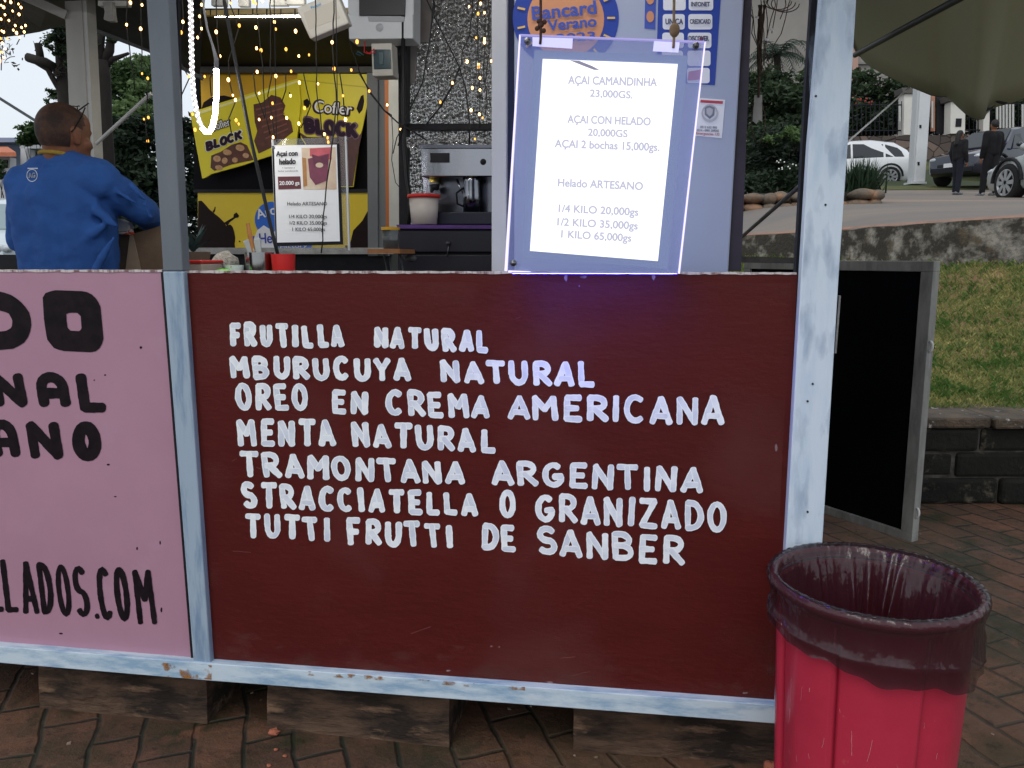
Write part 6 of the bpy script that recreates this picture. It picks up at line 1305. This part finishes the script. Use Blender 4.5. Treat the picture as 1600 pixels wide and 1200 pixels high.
    if plate: MB().prism([Q(h2+.028, -.25, .46), Q(h2+.028, .25, .46), Q(h2+.028, .25, .58), Q(h2+.028, -.25, .58)], fx*.01).build('number_plate', mat('plate_white', (.55, .56, .6), rough=.5), t)
    MB().prism([Q(h2-.03, -w2*.5, bl_*.46), Q(h2-.03, w2*.5, bl_*.46), Q(h2-.06, w2*.5, bl_*.62), Q(h2-.06, -w2*.5, bl_*.62)], fx*.045).build('grille', M_black, t, bevel=.01)
    return t
M_pw = mat('white_car_paint', (.70, .72, .74), rough=.22, coat=.5); M_pd = mat('dark_blue_car_paint', (.012, .015, .028), rough=.16, coat=.8); M_pg = mat('grey_car_paint', (.34, .37, .365), rough=.28, coat=.5); M_pl = mat('silver_blue_car_paint', (.50, .56, .60), rough=.25, coat=.5)
def rpos(px, d): r_ = (px-800)/F*d; return H(r_, d, rz(r_, d)+.015)
car('parked_car', 'white car parked on the verge behind the spiky grass planter', rpos(1302, 30), -R0+F0*.12, M_pw, 4.5, 1.84, 1.66)
car('parked_car', 'dark blue car with a front plate parked behind the two people in black', rpos(1540, 25.5), -R0*.88-F0*.48, M_pd, 4.7, 1.9, 1.72, plate=True)
gfx = (F0-R0*.04).normalized(); gfy = V((-gfx.y, gfx.x, 0)); gw = at(1576, 315, 15.6); gcp = gw-gfx*1.24-gfy*.78; gcp.z = gw.z
car('parked_car', 'grey green car at the right edge of the photo on the street', gcp, gfx, M_pg, 4.2, 1.75, 1.46, kind='sedan')
car('parked_car', 'pale silver car behind the man at the left edge', H(-7.80, 13.1, .72), -F0*.95+R0*.05, M_pl, 4.3, 1.76, 1.47, kind='sedan', glass=(.20, .26, .28))

# ------------------------------------------------------------ right: planter, garden, walls, pole, house
PLN = thing('stone_planter', 'low stone planter bed along the street edge', 'planter', H(3.2, 8.8, rz(3, 8.8)))
M_stone = mat('field_stone', (.16, .13, .10), (.09, .075, .06), scale=4, detail=8, rough=.9, c3=(.26, .15, .09), s3=3, lo3=.5, hi3=.62, bump=.5, bscale=18)
mb = MB(); rs = random.Random(9)
x = 1130
while x < 1374:
    wd = rs.uniform(20, 42); d = 11.2-(x-1130)/244*.2
    for row in range(2):
        p = at(x+wd/2+rs.uniform(-4, 4), 313-(x-1130)/244*9+row*14+rs.uniform(-2, 2), d); k = d/F
        b0_ = MB().ball((0, 0, 0), (wd*.56*k, .16, 8.2*k), 10, 7); mb.add([p+v*(1+.42*mnoise.noise((v*(.8 if row else 1)+p)*6)) for v in b0_.v], b0_.f)
    x += wd
mb.build('stones', M_stone, PLN, smooth=True)
so_ = MB(); so_.prism([at(1120, 309, 11.3), at(1366, 299, 11.1), at(1366, 297, 12.2), at(1120, 305, 12.6)], (0, 0, -.3)); so_.build('soil', mat('dark_soil', (.03, .024, .018), rough=.95), PLN)
sg = MB()
for k in range(420):
    b0_ = at(1345+rs.gauss(0, 11), 302, 11.4+rs.uniform(-.14, .14)); a = rs.uniform(0, 6.28); L = rs.uniform(.32, .58); e = rs.uniform(.75, 1.5); d = V((math.cos(a)*math.cos(e), math.sin(a)*math.cos(e), math.sin(e))); sd = d.cross(V((0, 0, 1))).normalized()*.012
    p = [b0_+d*L*t+V((0, 0, -.10*t*t*math.cos(e))) for t in (0, .5, 1)]; sg.add([p[0]-sd, p[0]+sd, p[1]+sd*.8, p[1]-sd*.8, p[2]], [(0, 1, 2, 3), (3, 2, 4)], tone=rs.random())
tag(sg.build('spiky_grass', leafmat('spiky_leaf', (.010, .022, .012), (.05, .085, .045)), tones=True, clean=False), 'dark spiky ornamental grass at the right end of the stone planter', 'plant')
b0 = at(1215, 318, 14.5); bush('garden_bush', 'green garden bush behind the stone planter', b0, [blob(1200, 245, 15, 40, 40), blob(1240, 225, 15.5, 34, 30), blob(1180, 290, 14.4, 36, 24), blob(1240, 285, 14.4, 36, 30), blob(1275, 250, 15, 30, 40), blob(1225, 210, 16, 26, 18)], 12000, .05, M_leafs, 31)
b0 = at(1235, 300, 15.0); bush('light_green_bush', 'lighter green bush in front of the dark hedge right of the cabinet', b0, [blob(1238, 212, 14.6, 22, 14), blob(1205, 222, 14.6, 16, 12)], 1300, .042, M_leafm, 32)
fl_ = MB()
for k in range(12): fl_.ball(at(1222+rs.uniform(-10, 34), 256+rs.uniform(-6, 10), 13.9), .013, 6, 4)
tag(fl_.build('white_blossoms', mat('blossom_white', (.7, .7, .68), rough=.8)), 'small white blossoms scattered on the garden bush', 'blossoms', kind='stuff')
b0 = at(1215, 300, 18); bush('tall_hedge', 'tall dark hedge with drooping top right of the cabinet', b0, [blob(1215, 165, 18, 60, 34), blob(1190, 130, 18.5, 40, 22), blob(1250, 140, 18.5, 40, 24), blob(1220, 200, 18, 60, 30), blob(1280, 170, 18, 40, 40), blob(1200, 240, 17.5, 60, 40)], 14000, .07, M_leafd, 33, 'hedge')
# palm
b0 = at(1215, 300, 21); b0.z = rz(0, 21); pc_ = at(1214, 88, 21); pm = thing('palm_tree', 'arching palm tree against the pale house right of the cabinet', 'tree', b0); MB().tube([b0, (b0+pc_)/2+V((.1, 0, 0)), pc_], [.13, .10, .08], 9).build('trunk', M_bark, pm, smooth=True)
fd = MB()
for k in range(26):
    a = k*2.4+.3; e = rs.uniform(.1, 1.2); L = rs.uniform(1.1, 1.9); d = V((math.cos(a)*math.cos(e), math.sin(a)*math.cos(e), math.sin(e))); sd = d.cross(V((0, 0, 1))).normalized()
    pts = [pc_+d*L*t+V((0, 0, -.85*L*t*t)) for t in [i/9 for i in range(10)]]; fd.tube(pts, [.012-.001*i for i in range(10)], 5)
    for i in range(1, 10):
        for s_ in (-1, 1):
            for q in (0, .5):
                p = pts[i]+(pts[max(i-1, 0)]-pts[i])*q; lf = (sd*s_*.8+(pts[i]-pts[i-1]).normalized()*.6+V((0, 0, -.45))).normalized(); l_ = .30*math.sin(math.pi*(.15+i/11)); wv = (pts[i]-pts[i-1]).normalized()*.016
                fd.add([p-wv, p+wv, p+lf*l_*.6+wv*.7, p+lf*l_], [(0, 1, 2, 3)], tone=rs.random())
fd.build('fronds', leafmat('palm_leaf', (.014, .026, .018), (.06, .09, .065)), pm, tones=True, clean=False)
# pale house behind the garden
HO = thing('pale_house', 'pale cream house with pink corner trim behind the hedge', 'house', H((1290-800)/F*44, 46, rz(0, 46)))
M_cream = mat('cream_wall', (.27, .25, .23), (.22, .205, .19), scale=.4, rough=.9)
slabD('wall', [(1130, -60), (1700, -60), (1700, 230), (1130, 230)], 44, 8, M_cream, HO); slabD('corner_trim', [(1332, -60), (1341, -60), (1341, 230), (1332, 230)], 43.8, .3, mat('pink_trim', (.40, .25, .20), rough=.8), HO)
slabD('string_course', [(1341, 97), (1700, 94), (1700, 97), (1341, 100)], 43.85, .2, mat('course_grey', (.2, .19, .18), rough=.8), HO); slabD('roof', [(1110, -80), (1720, -80), (1720, -60), (1110, -60)], 43, 10, M_tile, HO)
# stone boundary wall, pillars and iron fence
bwll = thing('stone_boundary_wall', 'dark rubble stone boundary wall behind the parked cars', 'wall', H(18, 33.2, rz(18, 33)))
def rubble():
    M = bpy.data.materials.new('rubble_stone'); M.use_nodes = True; n = M.node_tree.nodes; l = M.node_tree.links; b = n['Principled BSDF']; b.inputs['Roughness'].default_value = .9
    tc = n.new('ShaderNodeTexCoord'); v = n.new('ShaderNodeTexVoronoi'); v.inputs['Scale'].default_value = 2.6; l.new(tc.outputs['Object'], v.inputs[0]); v2 = n.new('ShaderNodeTexVoronoi'); v2.feature = 'DISTANCE_TO_EDGE'; v2.inputs['Scale'].default_value = 2.6; l.new(tc.outputs['Object'], v2.inputs[0])
    hv = n.new('ShaderNodeSeparateColor'); l.new(v.outputs['Color'], hv.inputs[0]); mx = n.new('ShaderNodeMix'); mx.data_type = 'RGBA'; mx.inputs[6].default_value = (.05, .04, .035, 1); mx.inputs[7].default_value = (.17, .12, .10, 1); l.new(hv.outputs[0], mx.inputs[0])
    r = n.new('ShaderNodeMapRange'); r.inputs[1].default_value = 0; r.inputs[2].default_value = .06; l.new(v2.outputs[0], r.inputs[0]); m2 = n.new('ShaderNodeMix'); m2.data_type = 'RGBA'; m2.inputs[6].default_value = (.03, .028, .025, 1); l.new(r.outputs[0], m2.inputs[0]); l.new(mx.outputs[2], m2.inputs[7]); l.new(m2.outputs[2], b.inputs['Base Color'])
    bp = n.new('ShaderNodeBump'); bp.inputs['Strength'].default_value = .8; bp.inputs['Distance'].default_value = .06; l.new(r.outputs[0], bp.inputs['Height']); l.new(bp.outputs[0], b.inputs['Normal']); return M
MB().prism([at(1255, 214, 33), at(1720, 208, 33), at(1720, 290, 33), at(1255, 290, 33)], F0*.5).build('stonework', rubble(), bwll)
M_pil = mat('white_pillar', (.62, .60, .56), (.54, .52, .48), scale=1, rough=.8)
FG = 'white gate pillars on the stone wall'
def pillar(x0, x1, y0, y1, d, label, plate=None):
    t = thing('gate_pillar', label, 'pillar', at((x0+x1)/2, y1, d), FG)
    slabD('shaft', [(x0, y0), (x1, y0), (x1-1, y1), (x0-1, y1)], d, .5, M_pil, t, .02); slabD('cap', [(x0-4, y0-9), (x1+4, y0-9), (x1+2, y0), (x0-2, y0)], d-.1, .7, mat('pillar_cap', (.10, .09, .085), rough=.8), t, .02)
    if plate: slabD('meter_plate', plate, d-.02, .03, M_black, t)
pillar(1413, 1430, 146, 211, 33.4, 'white gate pillar behind the white square pole'); pillar(1486, 1509, 158, 209, 32.9, 'white gate pillar with a dark meter plate', [(1494, 185), (1503, 185), (1502, 198), (1493, 198)]); pillar(1537, 1547, 172, 209, 33.4, 'narrow white gate pillar under the hanging awning tip')
fe = thing('iron_fence', 'dark iron fence with pale bars on the stone wall', 'fence', at(1460, 211, 33.6)); mb = MB()
x = 1262
while x < 1720: mb.tube([at(x, 211, 33.6), at(x, 158, 33.6)], .022, 5); x += 7
for y in (165, 205): mb.tube([at(1255, y, 33.62), at(1720, y-3, 33.62)], .03, 5)
mb.build('bars', M_black, fe); mb = MB()
M_sl = mat('pale_slat', (.45, .45, .43), rough=.7)
for x, y0, y1, w_ in [(x, 163, 200, 2.6) for x in (1557, 1562, 1567, 1572, 1577, 1582, 1597, 1602)]+[(1405, 165, 190, 2.2), (1436, 150, 200, 2.2), (1456, 158, 200, 2.2)]: slabD('pale_slat', [(x, y0), (x+w_, y0), (x+w_, y1), (x, y1)], 33.3, .05, M_sl, fe)
slabD('gate_leaf', [(1463, 150), (1485, 150), (1485, 209), (1463, 209)], 33.55, .06, mat('gate_black', (.012, .012, .014), rough=.6), fe); slabD('gate_trim', [(1455, 148), (1461, 148), (1461, 205), (1455, 205)], 33.4, .06, mat('salmon_trim', (.36, .18, .12), rough=.8), fe)
b0 = at(1370, 212, 36); bush('clipped_hedge', 'dense dark hedge with a few pink flowers above the iron fence', b0, [blob(1345, 150, 36, 34, 34), blob(1385, 152, 36, 34, 28), blob(1420, 160, 36.5, 30, 26), blob(1360, 185, 35.5, 50, 28), blob(1470, 175, 36.5, 50, 34), blob(1550, 175, 36.5, 60, 34), blob(1620, 175, 36.5, 60, 36), blob(1340, 185, 35, 26, 26), blob(1395, 180, 35.4, 26, 24)], 22000, .13, M_leafd, 41, 'hedge')
fl_ = MB()
for k in range(9): fl_.ball(at(1350+rs.gauss(0, 9), 157+rs.gauss(0, 3), 34.4), .045, 6, 4)
tag(fl_.build('pink_flowers', mat('flower_red', (.28, .04, .035), rough=.8)), 'small reddish flowers clustered on the hedge above the fence', 'flowers', kind='stuff')
PO = thing('square_pole', 'white square utility pole standing at the far street edge', 'pole', at(1438, 286, 26)); M_pole = mat('pole_white', (.56, .58, .60), (.48, .50, .52), scale=1.2, rough=.6)
slabD('shaft', [(1441, 100), (1458, 100), (1446, 284), (1429, 284)], 26, .35, M_pole, PO, .02); slabD('side_flange', [(1436, 100), (1441, 100), (1429, 284), (1425, 284)], 26.05, .3, mat('pole_shade', (.42, .44, .46), rough=.6), PO); slabD('base_plate', [(1424, 284), (1448, 284), (1448, 287), (1424, 287)], 25.9, .5, M_pole, PO)
mb = MB()
for y in (195, 253): mb.prism([at(1434+(253-y)*.05, y, 25.98), at(1437+(253-y)*.05, y, 25.98), at(1437+(253-y)*.05, y+5, 25.98), at(1434+(253-y)*.05, y+5, 25.98)], F0*.1)
mb.build('step_slot', M_black, PO)
# ------------------------------------------------------------ olive awning over the right, its pole and tie rope
AWN = thing('olive_awning', 'sagging olive canvas awning with a black pole at the upper right', 'awning', at(1500, 150, 2.7))
edge = [(1338, 84), (1345, 88), (1352, 96), (1362, 104), (1378, 113), (1398, 123), (1418, 133), (1438, 141), (1455, 148), (1468, 150), (1480, 150.5), (1488, 157), (1498, 167), (1508, 176), (1518, 183), (1528, 186), (1537, 185), (1540, 178), (1547, 170), (1560, 165), (1580, 160), (1600, 153), (1650, 143), (1760, 130)]
edge = [(p, q) for p, q in edge]
n_ = 16; mb = MB(); vs = []
for i in range(n_+1):
    t = i/n_
    for j, (x, y) in enumerate(edge):
        tx = x+(1480+(x-1480)*2.6-x)*t; ty = y+(-420-y)*t
        dd = 2.9-1.55*t+.035*math.sin(j*.8)*(1-t)
        p = at(tx, ty, dd); p.z -= .04*math.sin(math.pi*t)*(.4+.6*math.sin(math.pi*j/(len(edge)-1))); vs.append(p)
m2 = len(edge); mb.add(vs, [(i*m2+j, i*m2+j+1, (i+1)*m2+j+1, (i+1)*m2+j) for i in range(n_) for j in range(m2-1)])
M_olive = leafmat('olive_canvas', (.40, .40, .30), (.40, .40, .30), rough=.85, trans=.5)
ao = mb.build('canvas', M_olive, AWN, smooth=True); sm = ao.modifiers.new('t', 'SOLIDIFY'); sm.thickness = .003
hem = MB().tube([at(x, y, 2.9+.035*math.sin(j*.8)) for j, (x, y) in enumerate(edge)], .003, 6).build('hem', mat('olive_hem', (.06, .06, .03), rough=.9), AWN, smooth=True)
mb = MB(); mb.prism([at(x, y, 2.89) for x, y in ((1525, 163), (1535, 168), (1548, 168), (1556, 164), (1549, 171), (1537, 176), (1530, 172))], F0*.01); mb.prism([at(x, y, 2.89) for x, y in ((1556, 158), (1562, 155), (1575, 160), (1570, 163))], F0*.01); mb.build('tear', M_black, AWN)
MB().tube([at(1336, 86, 2.72), at(1400, 51, 2.35), at(1500, -3, 1.9), at(1640, -80, 1.4)], .0085, 10).build('pole', M_black, AWN, smooth=True)
MB().tube([at(1322, 224, 2.45), at(1424, 134, 2.88)], .0032, 6).build('tie_rope', mat('white_rope', (.8, .8, .78), rough=.7), AWN, smooth=True)
